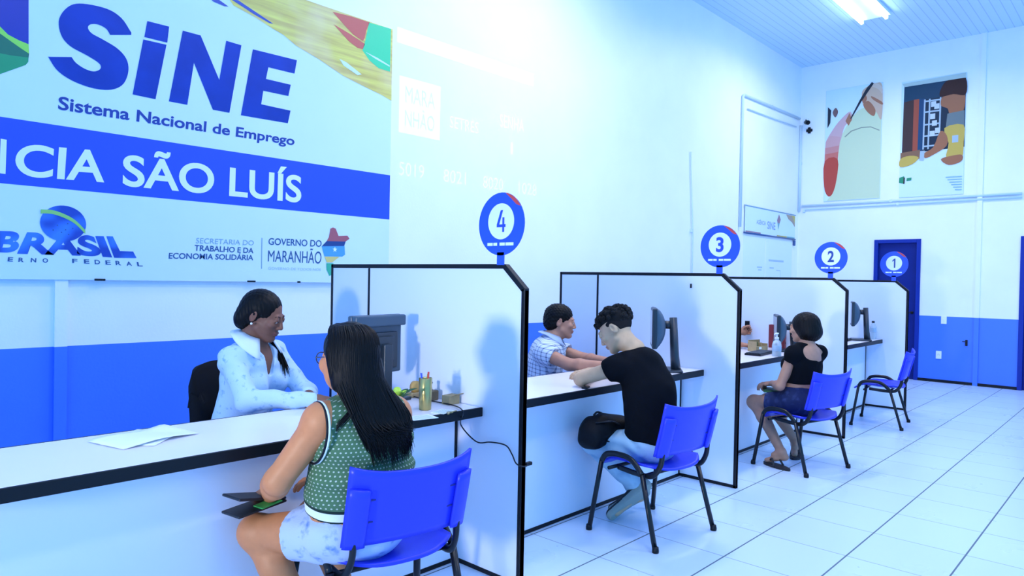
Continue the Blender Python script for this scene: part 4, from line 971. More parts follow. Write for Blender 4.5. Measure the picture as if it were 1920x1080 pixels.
def sandal(fig, an, to, parent, mat_):
    fl = nrm(np.array([to[0]-an[0], to[1]-an[1], 0])); sd = np.array([-fl[1], fl[0], 0]); c = (np.array(an)+np.array(to))/2; c = np.array([c[0], c[1], 0]); m = MB()
    N = 24; pts = [c+fl*.128*math.cos(t)+sd*(.045+.006*math.cos(t))*math.sin(t)-fig.org for t in np.linspace(0, 2*math.pi, N, endpoint=False)]
    m.prism([tuple(p) for p in pts], (0, 0, .016)); a = c+fl*.07-fig.org
    for s in (-1, 1): m.tube(bez([a+np.array([0, 0, .03]), c+fl*.02+sd*s*.030+np.array([0, 0, .062])-fig.org, c-fl*.02+sd*s*.047+np.array([0, 0, .012])-fig.org], 5), .008, 8)
    return m.build('sandal', mat_, parent)
M_WSOLE = mat('white_rubber_sole', (.50, .56, .52), .6)
def paxes(f): return np.array([f.pright, nrm(np.cross((0, 0, 1.0), f.pright)), [0, 0, 1]])
def taxes(f): return np.array([f.right, f.fw, f.up])
def trousers(f, name, m, t=1.0, e=.012, top=None, noise=None):
    D = Sdf(); w = f.build; D.ell(f.pel+np.array([0, 0, .01]), (w['hip']+e, w['hipd']+e, .115+e), .04, paxes(f)); D.ell((f.pel+f.che)/2, (w['waist']+.006, w['waistd']+.006, .10), .04, taxes(f)); cuts = [(np.array([f.pel[0], f.pel[1], top or f.pel[2]+.12]), (0, 0, 1))]
    for h_, k_, a_ in ((f.hpl, f.knl, f.anl), (f.hpr, f.knr, f.anr)):
        if t < 1: D.cone(h_, h_+(k_-h_)*t, w['leg']+e, w['leg']*(1-.22*t)+e*1.3, .03)
        else:
            D.cone(h_, k_, w['leg']+e, w['leg']*.72+e, .03); D.cone(k_, a_+(k_-a_)*.10, w['leg']*.72+e, w['leg']*.55+e*.9, .03)
    if t < 1:
        for h_, k_ in ((f.hpl, f.knl), (f.hpr, f.knr)): cuts.append((h_+(k_-h_)*t, k_-h_))
    return nets_obj(name, D.mesh(HB, cuts=cuts, noise=noise), m, f.obj, f.org)
def shirt(f, name, m, hem, sleeve=.6, e=.013, neck=(.062, .0), noise=None, long=False, pat=None, extra=None, k=.05, hem_n=(0, 0, -1), sl_e=.014):
    D = Sdf()
    for a, b, c in ((f.shl, f.ell, f.wrl), (f.shr, f.elr, f.wrr)):
        r = f.build['arm']
        if long:
            D.cone(a, b, r+e*1.1, r*.86+e, .03); D.cone(b, c-.03*nrm(c-b), r*.86+e, r*.62+e*.8, .025)
        else:
            t2 = a+(b-a)*sleeve; d = nrm(b-a); D.cone(a, t2, r+e, r*.95+sl_e, .03); D.cone(t2-.004*d, t2+.08*d, r*.95+sl_e+.05, r*.95+sl_e+.05, .002, op='s'); D.cone(t2-.03*d, t2+.08*d, r*.90+.004, r*.90+.006, .003, op='s')
    f.torso(D, e, k); f.shoulders(D, e)
    D.ell(f.nec+.035*f.up+neck[1]*f.fw, (neck[0], neck[0]+.004, .055), .008, taxes(f), op='s')
    if extra: extra(D)
    return nets_obj(name, D.mesh(HB, cuts=[(np.array(hem), hem_n)], noise=noise), m, f.obj, f.org, pat=pat)
def hair_cap(f, parts, subs=(), noise=None, m=None, h=.0042):
    D = Sdf(); hx = np.array([f.hr, f.hf, f.hu]); k = f.hs
    for c, r, kk in parts: D.ell(f.H(*c), np.array(r)*k, kk, hx)
    for c, r, kk in subs: D.ell(f.H(*c), np.array(r)*k, kk, hx, op='s')
    return nets_obj('hair', D.mesh(h, noise=noise), m or M_HAIR, f.obj, f.org)
FACE_CUT = ((0, .105, -.030), (.068, .075, .092), .010)
def collar(f, m, parent, r=.062, drop=.05, gap=.5, w=1.0):
    mb = MB(); o = f.nec+.010*f.up
    for sx in (-1, 1):
        def fn(u, v, sx=sx):
            a = math.pi*(1-.22*gap)*u
            if v < .4: q = v/.4; rr, hh = r-.004+.010*q, .012+.045*q
            else: q = (v-.4)/.6; rr, hh = r+.006+(.032+.016*u)*q*w, .057-(.014+.085*max(0, u-.45)*w)*q
            return tuple(o-f.fw*rr*math.cos(a)+sx*f.right*rr*math.sin(a)+f.up*(hh-.030*max(0, u-.5))-f.org)
        mb.add(*grid_shell(fn, 15, 6, .005), smooth=True)
    return mb.build('collar', m, parent)

# ------------------------------------------------------------------ 1. client in the dotted green top
A_ = Fig(pel=(-10.280, -2.375, .488), che=(-10.285, -2.405, .775), nec=(-10.300, -2.425, .955), hd=(-10.338, -2.384, 1.098), face=(.02, 1, -.10), fat=.010, brow=.0075, hs=1.02, neckr=.050,
         shl=(-10.452, -2.410, .895), shr=(-10.168, -2.430, .885), ell=(-10.557, -2.315, .695), elr=(-10.135, -2.20, .66), wrl=(-10.475, -2.115, .590), wrr=(-10.22, -2.10, .60),
         hpl=(-10.385, -2.33, .480), hpr=(-10.185, -2.365, .480), knl=(-10.512, -2.085, .452), knr=(-10.27, -2.075, .455), anl=(-10.385, -2.27, .10), anr=(-10.18, -2.20, .10), tol=(-10.40, -2.13, .035), tor=(-10.19, -2.07, .035),
         build=dict(hip=.190, hipd=.140, waist=.185, waistd=.138, chest=.176, chestd=.122, bust=1, arm=.056, leg=.088),
         hands=[dict(wr=(-10.475, -2.115, .590), d=(.12, 1, -.12), n=(.25, 0, -1), side=(1, 0, .2), curl=.55, k=.95), dict(wr=(-10.22, -2.10, .60), d=(-.7, .6, -.1), n=(0, 0, -1), side=(0, 1, 0), curl=.35, k=.95)])
pA = A_.obj = person(A_, 'seated woman in a dotted green sleeveless top with long black hair, seen from behind', skin('tan_skin', (.62, .235, .095)))
D = Sdf(); A_.torso(D, .012, .045); ax = taxes(A_)
D.ell(A_.pel+np.array([0, 0, .150])-.034*A_.fw, (.196, .130, .060), .020, ax); D.ell(A_.che-.065*A_.up-.026*A_.fw, (.196, .130, .052), .020, ax); D.ell(A_.che+.04*A_.up-.022*A_.fw, (.185, .120, .070), .03, ax)
for sh in (A_.shl, A_.shr): D.cone(A_.nec-.03*A_.up, sh*.92+A_.nec*.08-.006*A_.up, .052, .067, .03)
for sh, sx in ((A_.shl, -1), (A_.shr, 1)): D.ell(sh+sx*.062*A_.right-.035*A_.up, (.046, .080, .102), .003, ax, op='s')
D.ell(A_.nec+.03*A_.up+.03*A_.fw, (.070, .075, .05), .01, ax, op='s')
hem_n = nrm(np.array([.10, .16, -1])); hp = np.array([A_.pel[0], A_.pel[1]-.10, .572])
def patA(V):
    q = V-A_.che; th = np.arctan2(q@A_.right, -(q@A_.fw)); return np.stack([th*.165, V[:, 2], -(V-hp)@hem_n-.040], 1)
top = nets_obj('sleeveless_top', D.mesh(HB, cuts=[(hp, hem_n)], noise=wrinkle(.0014, 34, 3)), dots_mat(), pA, A_.org, pat=patA)
M_WTRIM = mat('white_trim', (.78, .84, .82), .8)
for sh, sx in ((A_.shl, -1), (A_.shr, 1)):
    c = sh+sx*.012*A_.right-.035*A_.up; pts = [c+.080*math.cos(a)*A_.fw+.102*math.sin(a)*A_.up+sx*(.012*math.sin(a)*-1)*A_.right-A_.org for a in np.linspace(0, 2*math.pi, 33)]
    MB().tube([p_+sx*.003*A_.right for p_ in pts], .0052, 8, cap=False).build('armhole_trim', M_WTRIM, top); MB().tube([p_+sx*.010*A_.right for p_ in pts], .0042, 8, cap=False).build('armhole_piping', M_BLACK, top)
trousers(A_, 'denim_shorts', denim_mat('pale_denim', (.50, .58, .80), (.16, .27, .55), 24, .55), t=.62, e=.012, top=.66, noise=wrinkle(.0028, 40, 5))
H = A_.H; hx = np.array([A_.hr, A_.hf, A_.hu]); D = Sdf()
D.ell(H(0, -.024, .036), (.089, .096, .092), .02, hx); D.ell(H(0, -.065, -.04), (.088, .058, .10), .03, hx)
for sx in (-1, 1): D.cone(H(sx*.072, -.032, .03), H(sx*.071, -.055, -.08), .026, .026, .025)
D.cone(H(0, -.075, -.05), A_.nec-.090*A_.fw-.005*A_.up+.012*A_.right, .074, .055, .04, flat=A_.hf, ratio=.50)
D.ell(H(0, .105, -.02), (.072, .082, .088), .012, hx, op='s')
hair = nets_obj('hair', D.mesh(.0042, noise=lambda x, y, z: .0012*np.sin(190*x+8*z)*np.sin(170*y+40*x)), M_HAIR, pA, A_.org)
m = MB(); rs = np.random.RandomState(4)
for k in range(520):
    u = rs.uniform(-1, 1); a = u*1.50; w_ = rs.uniform(0, 1)
    q0 = H(.012*np.sign(u)+.05*math.sin(a)*(1-w_)*.4, .045-.115*w_, .122-.02*w_**2-.01*abs(u)); p0 = H(.090*math.sin(a), -.026-.094*math.cos(a), .045+.02*w_); p1 = H(.096*math.sin(a), -.042-.086*math.cos(a), -.06)
    q1 = H(.062*math.sin(a), .005-.085*math.cos(a)*(.5+.5*w_), .108)
    x = .092*math.sin(a)+rs.normal(0, .008); cl = round(u*2.6)/2.6; xc = .092*math.sin(cl*1.5); L = (.55+.45*math.sin(7.7*cl+1.2)**2)*rs.uniform(.0, 1.0)**.75
    fan = (x*.90+.045+.03*(rs.uniform()-.4)); lim = (.160 if x > -.03 else .12)*(1 if abs(x-.02) > .012 else .8)
    p2 = A_.nec-(.098+.026*math.cos(a))*A_.fw+(x+.010)*A_.right-.03*A_.up
    p3 = p2+(fan-x-.012)*.55*A_.right-(.030-.10*abs(fan)**1.3)*A_.fw-(.035+.055*L)*A_.up+(xc-x)*.30*A_.right
    p4 = p3+(fan-x)*.50*A_.right+(-.006+.28*abs(fan)**1.4)*A_.fw-max(.012, lim*L*.95-.035)*A_.up+(rs.normal(0, .006)+(xc-x)*.45)*A_.right
    pts = bez([p_-A_.org for p_ in (q0, q1, p0, p1, p2, p3, p4)], 5); n_ = len(pts); r0 = rs.uniform(.0026, .0044)
    m.tube(pts, [r0*min(1, .5+i*.3)*(1-(i/(n_-1))**3*.92) for i in range(n_)], 5)
for k in range(24):
    u = rs.uniform(0, 1); p0 = H(-.078, -.03-.03*u, -.02); p1 = H(-.084, -.04-.045*u, -.09); p2 = A_.nec-.080*A_.right-(.05+.05*u)*A_.fw+.01*A_.up; p3 = p2-(.055+.03*u)*A_.right-.02*A_.fw-(.05+.03*rs.uniform())*A_.up
    pts = bez([p_-A_.org for p_ in (p0, p1, p2, p3)], 5); n_ = len(pts); m.tube(pts, [.0040*(1-(i/(n_-1))**2*.85) for i in range(n_)], 5)
m.build('hair_locks', M_HAIR, hair)
g = MB()
for sx in (-1, 1):
    g.tube([H(sx*.034+.026*math.cos(a), .114-.014*abs(math.cos(a)), .004+.021*math.sin(a))-A_.org for a in np.linspace(0, 2*math.pi, 21)], .0020, 6, cap=False)
    g.tube([H(sx*.060, .104, .008)-A_.org, H(sx*.076, .02, .010)-A_.org, H(sx*.080, -.02, .0)-A_.org], .0022, 6)
g.tube([H(-.009, .114, .008)-A_.org, H(.009, .114, .008)-A_.org], .0018, 6); g.build('eyeglasses', mat('glasses_dark', (.02, .03, .06), .3), pA)
for an, to in ((A_.anl, A_.tol), (A_.anr, A_.tor)): shoe(A_, an, to, pA, [mat('canvas_black', (.02, .02, .03), .8), M_WSOLE])
t = thing('wallet', 'black open wallet with a green card held on the lap of the woman in green', 'wallet', (-10.492, -2.085, .545), .15)
M_LEATH = mat('wallet_leather', (.008, .011, .016), .42)
for zz, ang, nm in ((.040, .20, 'upper_flap'), (.004, -.06, 'lower_flap')): MB().box((-.03, .0, zz), (.20, .105, .010), .004, M=Matrix.Rotation(ang, 3, 'Y')).build(nm, M_LEATH, t)
MB().box((.0, -.035, .014), (.085, .054, .004), .001, M=Matrix.Rotation(-.1, 3, 'Y')).build('card', mat('card_green', (.05, .42, .10), .4), t)

# ------------------------------------------------------------------ 2. clerk in the pale denim shirt
B_ = Fig(pel=(-10.12, -1.12, .56), che=(-10.10, -1.185, .86), nec=(-10.090, -1.215, 1.035), hd=(-10.072, -1.260, 1.185), face=(.60, -.80, -.34), headup=(.05, -.10, 1), hs=1.02, neckr=.048, lid=.006, brow=.0070,
         shl=(-9.945, -1.12, .980), shr=(-10.212, -1.250, .975), ell=(-9.87, -1.33, .80), elr=(-10.235, -1.44, .812), wrl=(-9.985, -1.545, .825), wrr=(-10.000, -1.655, .820),
         hpl=(-10.03, -1.12, .53), hpr=(-10.20, -1.17, .53), knl=(-9.90, -1.48, .52), knr=(-10.12, -1.53, .52), anl=(-9.88, -1.42, .10), anr=(-10.10, -1.47, .10), tol=(-9.84, -1.55, .04), tor=(-10.07, -1.60, .04),
         build=dict(hip=.170, hipd=.125, waist=.140, waistd=.105, chest=.148, chestd=.105, bust=1, arm=.042, leg=.080),
         hands=[dict(wr=(-9.985, -1.545, .825), d=(-.1, -1, -.12), n=(0, .1, -1), side=(-1, 0, 0), curl=.5, k=.95), dict(wr=(-10.000, -1.655, .820), d=(.8, -.55, -.1), n=(0, 0, -1), side=(.5, .8, 0), curl=.4, k=.95)])
pB = B_.obj = person(B_, 'woman clerk in a pale denim shirt looking down behind the nearest counter', skin('brown_skin', (.215, .088, .056)))
M_DSH = denim_mat('washed_denim_shirt', (.52, .70, .92), (.20, .40, .74), 34, .58)
def openb(D):
    for k in range(5): D.ball(B_.nec+(.070+.010*k)*B_.fw-(.005+.024*k)*B_.up, .052-.008*k, .008, 's')
sB = shirt(B_, 'denim_shirt', M_DSH, (B_.pel[0], B_.pel[1], .50), long=True, e=.013, neck=(.056, .018), noise=wrinkle(.0042, 36, 9), extra=openb)
collar(B_, mat('collar_bleached', (.74, .84, .95), .85), sB, .062, gap=1.0, w=1.5)
trousers(B_, 'trousers', mat('dark_trousers', (.02, .03, .06), .85), noise=wrinkle(.002, 30, 2))
for an, to in ((B_.anl, B_.tol), (B_.anr, B_.tor)): shoe(B_, an, to, pB, [M_LEATH, M_BLACK])
hB = hair_cap(B_, [((0, -.020, .038), (.084, .098, .086), .02), ((0, -.065, -.020), (.076, .058, .074), .03), ((.02, -.085, -.045), (.042, .030, .040), .03)], [((0, .105, -.012), (.080, .062, .100), .010), ((.088, .044, -.055), (.046, .068, .070), .008), ((-.088, .044, -.055), (.046, .068, .070), .008)], lambda x, y, z: .0014*np.sin(260*x+60*z)*np.sin(230*y))
m = MB(); rs = np.random.RandomState(8)
for k in range(60):
    d = rs.normal(0, .010, 3); p0 = B_.H(.05, -.06, -.07); p1 = B_.nec+.06*B_.right*-1*-1-.02*B_.fw+.01*B_.up
    p1 = B_.nec+(-.060)*B_.right+.01*B_.fw+.02*B_.up; p1 = B_.nec-.075*B_.right+.015*B_.fw+.025*B_.up; p2 = B_.nec-.090*B_.right+.095*B_.fw-.045*B_.up+d*.8; p3 = p2+.030*B_.fw-(.05+.045*rs.uniform())*B_.up+d*.8
    pts = bez([q_-B_.org for q_ in (B_.H(-.045, -.07, -.075)+d, p1+d, p2, p3)], 5); n_ = len(pts); m.tube(pts, [.0055*(1-(i/(n_-1))**2*.85) for i in range(n_)], 5)
m.build('ponytail', M_HAIR, hB)
for sx in (-1, 1): MB().lathe([(.0005, -.006), (.0055, -.003), (.0055, .003), (.0005, .006)], B_.H(sx*.086, -.004, -.034)-B_.org, 10).build('earring', mat('pearl', (.85, .85, .82), .2), pB)

# ------------------------------------------------------------------ 3. clerk in the checked shirt
C_ = Fig(pel=(-7.90, -1.17, .53), che=(-7.885, -1.215, .78), nec=(-7.855, -1.240, .940), hd=(-7.800, -1.285, 1.085), face=(.66, -.75, -.10), hs=1.03, neckr=.056,
         shl=(-7.70, -1.12, .880), shr=(-8.03, -1.335, .875), ell=(-7.60, -1.36, .81), elr=(-7.985, -1.515, .812), wrl=(-7.66, -1.60, .82), wrr=(-7.880, -1.735, .818),
         hpl=(-7.82, -1.12, .53), hpr=(-7.97, -1.23, .53), knl=(-7.56, -1.43, .52), knr=(-7.74, -1.54, .52), anl=(-7.58, -1.38, .10), anr=(-7.75, -1.48, .10), tol=(-7.50, -1.48, .04), tor=(-7.68, -1.59, .04),
         build=dict(hip=.170, hipd=.125, waist=.160, waistd=.120, chest=.172, chestd=.118, arm=.050, leg=.084),
         hands=[dict(wr=(-7.66, -1.60, .82), d=(-.5, -.8, -.1), n=(0, 0, -1), side=(-.8, .5, 0), curl=.5), dict(wr=(-7.880, -1.735, .818), d=(.5, -.8, -.1), n=(0, 0, -1), side=(.8, .5, 0), curl=.6)])
pC = C_.obj = person(C_, 'man clerk in a blue checked short sleeved shirt, in profile behind the second counter', skin('warm_skin', (.50, .235, .150)))
sC = shirt(C_, 'checked_shirt', check_mat(), (C_.pel[0], C_.pel[1], .50), sleeve=.88, e=.017, neck=(.064, .012), noise=wrinkle(.003, 34, 11), pat=lambda V: np.stack([(V-C_.che)@(C_.right*.75+C_.fw*.66), (V-C_.che)@C_.up, V[:, 0]*0], 1), sl_e=.020)
collar(C_, mat('collar_pale_blue', (.50, .60, .82), .8), sC, .064); trousers(C_, 'trousers', mat('navy_trousers', (.02, .03, .08), .85), noise=wrinkle(.002, 30, 2))
for an, to in ((C_.anl, C_.tol), (C_.anr, C_.tor)): shoe(C_, an, to, pC, [M_LEATH, M_BLACK])
hair_cap(C_, [((0, -.020, .046), (.083, .100, .082), .02), ((0, -.060, -.005), (.078, .062, .070), .03)], [((0, .115, -.040), (.085, .070, .105), .010), ((.085, .030, -.075), (.05, .06, .075), .01), ((-.085, .030, -.075), (.05, .06, .075), .01)], lambda x, y, z: .0035*np.sin(210*x+30*z)*np.sin(190*y)*np.sin(200*z+1))

# ------------------------------------------------------------------ 4. youth in the black t-shirt
Dd = Fig(pel=(-8.325, -2.385, .482), che=(-8.340, -2.375, .775), nec=(-8.365, -2.295, .975), hd=(-8.405, -2.185, 1.105), face=(-.30, .80, -.58), headup=(0, .5, 1), hs=1.02, neckr=.050, lid=.006,
         shl=(-8.505, -2.255, .905), shr=(-8.180, -2.275, .905), ell=(-8.560, -2.055, .825), elr=(-8.08, -2.06, .826), wrl=(-8.330, -1.965, .822), wrr=(-8.230, -1.870, .822),
         hpl=(-8.415, -2.345, .475), hpr=(-8.240, -2.365, .475), knl=(-8.440, -2.065, .450), knr=(-8.230, -2.050, .450), anl=(-8.225, -2.235, .180), anr=(-8.165, -2.190, .130), tol=(-8.375, -2.190, .050), tor=(-8.27, -2.13, .04),
         build=dict(hip=.160, hipd=.125, waist=.150, waistd=.115, chest=.165, chestd=.112, arm=.045, leg=.078),
         hands=[dict(wr=(-8.330, -1.965, .822), d=(.9, .35, 0), n=(0, 0, -1), side=(-.3, .9, 0), curl=.45), dict(wr=(-8.230, -1.870, .822), d=(-.9, .15, 0), n=(0, 0, -1), side=(.2, .9, 0), curl=.5)])
pD = Dd.obj = person(Dd, 'youth in a black t-shirt with curly hair bending over the second counter', skin('pale_skin', (.56, .37, .225)))
M_TEE = mat('black_tshirt', (.0016, .0030, .0062), .9, spec=.12, bump=.15, bscale=300)
def hump(D): D.cone(Dd.nec-.06*Dd.up-.05*Dd.fw, Dd.che-.055*Dd.fw, .075, .10, .05, flat=Dd.fw, ratio=.8)
sD = shirt(Dd, 'black_tshirt', M_TEE, (Dd.pel[0], Dd.pel[1]-.1, .505), sleeve=.66, e=.016, neck=(.060, .012), noise=wrinkle(.0035, 28, 13), extra=hump, sl_e=.024, hem_n=(0, .15, -1))
trousers(Dd, 'jeans', denim_mat('washed_jeans', (.42, .60, .72), (.25, .42, .58), 10, .5), noise=wrinkle(.0035, 44, 21))
for an, to in ((Dd.anl, Dd.tol), (Dd.anr, Dd.tor)): shoe(Dd, an, to, pD, [mat('canvas_black_upper', (.012, .014, .02), .8), mat('grey_rubber_sole', (.30, .35, .31), .65)], th=.034, upv=(.25, .8, .45))
hD = hair_cap(Dd, [((0, -.010, .070), (.076, .090, .058), .02), ((0, -.050, .045), (.074, .062, .066), .03)], [((0, .120, -.045), (.080, .060, .090), .010)], None, M_HAIRC)
m = MB(); rs = np.random.RandomState(12)
for k in range(760):
    v = nrm(rs.normal(size=3))
    if v[2] < -.22+.40*v[1] or (abs(v[0]) > .75 and v[2] < .12): continue
    r0 = .008+.006*rs.uniform(); j_ = 1+.16*rs.uniform(-.3, 1); c = Dd.H(.080*v[0]*j_, -.014+.097*v[1]*j_, .054+.070*v[2]*j_)-Dd.org
    m.lathe([(.0005, -r0), (r0*.7, -r0*.7), (r0, 0), (r0*.7, r0*.7), (.0005, r0)], c, 7)
m.build('curls', M_HAIRC, hD)
hair_fade = hair_cap(Dd, [((0, -.016, .028), (.0762, .0935, .074), .02)], [((0, .10, -.02), (.10, .122, .15), .004), ((0, -.09, -.105), (.10, .07, .06), .012), ((.09, .015, -.040), (.055, .070, .066), .004), ((-.09, .015, -.040), (.055, .070, .066), .004)], None, mat('shaved_hair', (.018, .016, .017), .9, spec=.1)); hair_fade.name = 'shaved_sides'
t = thing('phone', 'small dark phone by the elbow of the youth in black on the second counter', 'phone', (-8.575, -2.105, ZD+.001), .4)
MB().box((0, 0, .005), (.065, .035, .009), .003).build('case', M_BLACK, t); MB().box((0, 0, .0098), (.058, .029, .001)).build('screen', M_SCR, t)
# his black backpack, on the lap
D = Sdf(); bo = np.array([-8.450, -2.130, .540])
D.ell(bo, (.135, .095, .085), .02); D.cone(bo+np.array([-.06, .02, -.03]), bo+np.array([.09, -.02, -.02]), .075, .070, .04); D.ell(bo+np.array([.10, -.06, .02]), (.09, .08, .05), .04); D.ell(bo+np.array([-.10, .0, -.04]), (.05, .07, .06), .03)
M_BAG = mat('black_nylon', (.002, .003, .006), .6, spec=.2, bump=.2, bscale=250)
t = thing('backpack', 'slumped black backpack on the lap of the youth in black', 'bag', tuple(bo))
nets_obj('bag_body', D.mesh(HB, noise=wrinkle(.005, 34, 31)), M_BAG, t, bo)
MB().tube(bez([(-.10, -.03, .05), (-.04, -.095, .06), (.04, -.10, .02), (.02, -.09, -.06), (-.06, -.085, -.05)], 6), .012, 8, flat=.35).build('strap', M_STEEL, t)
MB().tube(bez([(-.05, .02, .080), (-.01, .025, .092), (.03, .02, .080)], 6), .006, 8).build('top_handle', M_STEEL, t)

# ------------------------------------------------------------------ 5. client with bobbed hair
E_ = Fig(pel=(-6.275, -2.435, .480), che=(-6.265, -2.465, .750), nec=(-6.240, -2.470, .915), hd=(-6.225, -2.435, 1.052), face=(-.02, 1, -.10), hs=.98, brow=.0075, neckr=.044,
         shl=(-6.400, -2.425, .858), shr=(-6.095, -2.510, .858), ell=(-6.435, -2.345, .610), elr=(-6.03, -2.40, .62), wrl=(-6.270, -2.215, .600), wrr=(-6.215, -2.200, .590),
         hpl=(-6.350, -2.390, .474), hpr=(-6.180, -2.435, .474), knl=(-6.285, -2.080, .435), knr=(-6.130, -2.120, .435), anl=(-6.425, -2.365, .105), anr=(-6.030, -2.315, .120), tol=(-6.465, -2.275, .035), tor=(-6.140, -2.355, .038),
         build=dict(hip=.165, hipd=.125, waist=.135, waistd=.105, chest=.145, chestd=.100, bust=1, arm=.042, leg=.078),
         hands=[dict(wr=(-6.270, -2.215, .600), d=(.3, .9, -.25), n=(.3, 0, -1), side=(1, -.2, .3), curl=.7, k=.92), dict(wr=(-6.215, -2.200, .590), d=(-.6, .8, 0), n=(0, 0, -1), side=(0, .3, 1), curl=.6, k=.92)])
pE = E_.obj = person(E_, 'seated woman with bobbed black hair in a short black open-backed top', skin('olive_skin', (.42, .225, .150)))
def openback(D):
    D.cone(E_.nec-.020*E_.up-.125*E_.fw-.085*E_.right, E_.nec-.020*E_.up-.125*E_.fw+.085*E_.right, .082, .082, .004, op='s')
shirt(E_, 'black_crop_top', M_TEE, (E_.pel[0], E_.pel[1], .635), sleeve=.62, e=.010, neck=(.078, .0), noise=wrinkle(.002, 34, 17), extra=openback, sl_e=.014)
trousers(E_, 'denim_shorts', denim_mat('dark_denim', (.012, .022, .085), (.03, .05, .16), 20, .5), t=.62, e=.012, top=.605, noise=wrinkle(.0025, 40, 19))
hair_cap(E_, [((0, -.022, .030), (.097, .108, .096), .02), ((0, -.045, -.035), (.101, .094, .080), .03)], [((0, .115, -.030), (.066, .085, .105), .012)], lambda x, y, z: .0016*np.sin(240*x)*np.sin(220*y))
M_FLIP = mat('black_rubber', (.012, .012, .018), .6)
sandal(E_, (-6.520, -2.440, 0), (-6.450, -2.270, 0), pE, M_FLIP); sandal(E_, (-5.980, -2.325, 0), (-6.130, -2.355, 0), pE, M_FLIP)
t = thing('green_folder', 'small dark green folder on the lap of the woman with bobbed hair', 'folder', (-6.225, -2.200, .530), .4)
MB().box((0, 0, .006), (.20, .13, .012), .004).build('cover', mat('folder_green', (.015, .13, .05), .5), t); MB().box((0, .004, .016), (.18, .11, .006), .002).build('flap', mat('folder_green_dark', (.01, .07, .03), .5), t)

# ------------------------------------------------------------------ 6. clerk mostly hidden by a partition
F_ = Fig(pel=(-5.62, -1.04, .53), che=(-5.60, -1.09, .80), nec=(-5.57, -1.12, .965), hd=(-5.54, -1.17, 1.110), face=(.35, -.93, -.1), hs=1.0, neckr=.050,
         shl=(-5.42, -1.03, .90), shr=(-5.75, -1.17, .90), ell=(-5.27, -1.20, .74), elr=(-5.74, -1.44, .82), wrl=(-5.17, -1.43, .905), wrr=(-5.55, -1.62, .82),
         hpl=(-5.54, -1.02, .53), hpr=(-5.70, -1.07, .53), knl=(-5.38, -1.36, .52), knr=(-5.58, -1.42, .52), anl=(-5.37, -1.32, .10), anr=(-5.57, -1.38, .10), tol=(-5.34, -1.45, .04), tor=(-5.54, -1.51, .04),
         build=dict(hip=.165, hipd=.12, waist=.150, waistd=.11, chest=.160, chestd=.112, arm=.046, leg=.08),
         hands=[dict(wr=(-5.17, -1.43, .905), d=(.85, -.45, .15), n=(-.3, -.85, .2), side=(0, 0, 1), curl=1.0, thumb=.8), dict(wr=(-5.55, -1.62, .82), d=(.6, -.8, 0), n=(0, 0, -1), side=(.8, .5, 0), curl=.4)])
pF = F_.obj = person(F_, 'clerk hidden behind partition 3, only the hand with a dark phone showing', skin('brown_skin_warm', (.46, .21, .13)))
sF = shirt(F_, 'white_shirt', mat('white_cotton', (.70, .78, .88), .85), (F_.pel[0], F_.pel[1], .50), sleeve=.9, e=.016, neck=(.060, .012), noise=wrinkle(.003, 34, 23), sl_e=.02)
collar(F_, mat('white_collar', (.72, .80, .90), .85), sF); trousers(F_, 'trousers', mat('grey_trousers', (.04, .045, .06), .85), noise=wrinkle(.002, 30, 2))
for an, to in ((F_.anl, F_.tol), (F_.anr, F_.tor)): shoe(F_, an, to, pF, [M_LEATH, M_BLACK])
hair_cap(F_, [((0, -.020, .044), (.083, .100, .083), .02), ((0, -.060, -.010), (.078, .062, .075), .03)], [((0, .112, -.035), (.084, .068, .105), .010), ((.085, .035, -.07), (.05, .06, .075), .01), ((-.085, .035, -.07), (.05, .06, .075), .01)], lambda x, y, z: .002*np.sin(210*x)*np.sin(190*y))
t = thing('phone', 'dark phone upright in the hand behind partition 3', 'phone', (-5.100, -1.470, .915), -1.18)
MB().box((0, 0, .045), (.045, .012, .12), .004).build('case', M_BLACK, t); MB().box((0, -.0055, .045), (.040, .001, .108)).build('screen', M_SCR, t)
# ================================================================== lamps, side light, daylight, camera
LC = (1.0, .925, .94)
M_TUBE = mat('fluorescent_tube', (.9, .95, 1), .4, emit=(.80, .95, 1.0), estr=14)
M_HOUS = mat('lamp_housing', (.80, .90, .96), .4)
def lamp_fixture(label, x, y, pw=1.0):
    t = thing('ceiling_lamp', label, 'lamp', (x, y, ZC), 0, 'twin tube ceiling lamps')
    MB().box((0, 0, -.02), (1.26, .40, .04), .006).build('housing', M_HOUS, t)
    for s in (-.15, .15):
        MB().tube([(-.60, s, -.075), (.60, s, -.075)], .017, 12).build('tube', M_TUBE, t)
        for e in (-.615, .615): MB().box((e, s, -.06), (.03, .045, .06), .005).build('end_socket', M_WPLASTIC, t)
    L = bpy.data.lights.new('lamp_light', 'AREA'); L.shape = 'RECTANGLE'; L.size = 1.2; L.size_y = .34; L.energy = LAMP_W*pw; L.color = LC; L.spread = math.radians(165)
    o = bpy.data.objects.new('lamp_light', L); COL.objects.link(o); o.parent = t; o.location = (0, 0, -.11)
LAMP_W = 35
for i, (x, y) in enumerate(((-2.30, -1.58), (-6.9, -1.58), (-10.6, -3.4), (-14.4, -3.1), (-2.3, -5.2), (-6.5, -5.2), (-10.6, -5.4), (-14.4, -5.4), (-8.9, -3.0))):
    lamp_fixture(['bright twin tube ceiling lamp above the posters', 'twin tube ceiling lamp over the counters, high above partition 3', 'twin tube ceiling lamp over the woman in green', 'twin tube ceiling lamp over the unseen end of the counters', 'twin tube ceiling lamp of the open side by the second navy door', 'twin tube ceiling lamp of the open side, middle of the hall', 'twin tube ceiling lamp of the open side above the camera', 'twin tube ceiling lamp of the open side at the unseen end', 'added unseen twin tube lamp over the aisle in front of partition 4'][i], x, y, (1.3, 1.6, .32, .12, 1.25, 1.35, .55, .15, .95)[i])  # the aisle lamp is added out of view to brighten the shaded partition faces
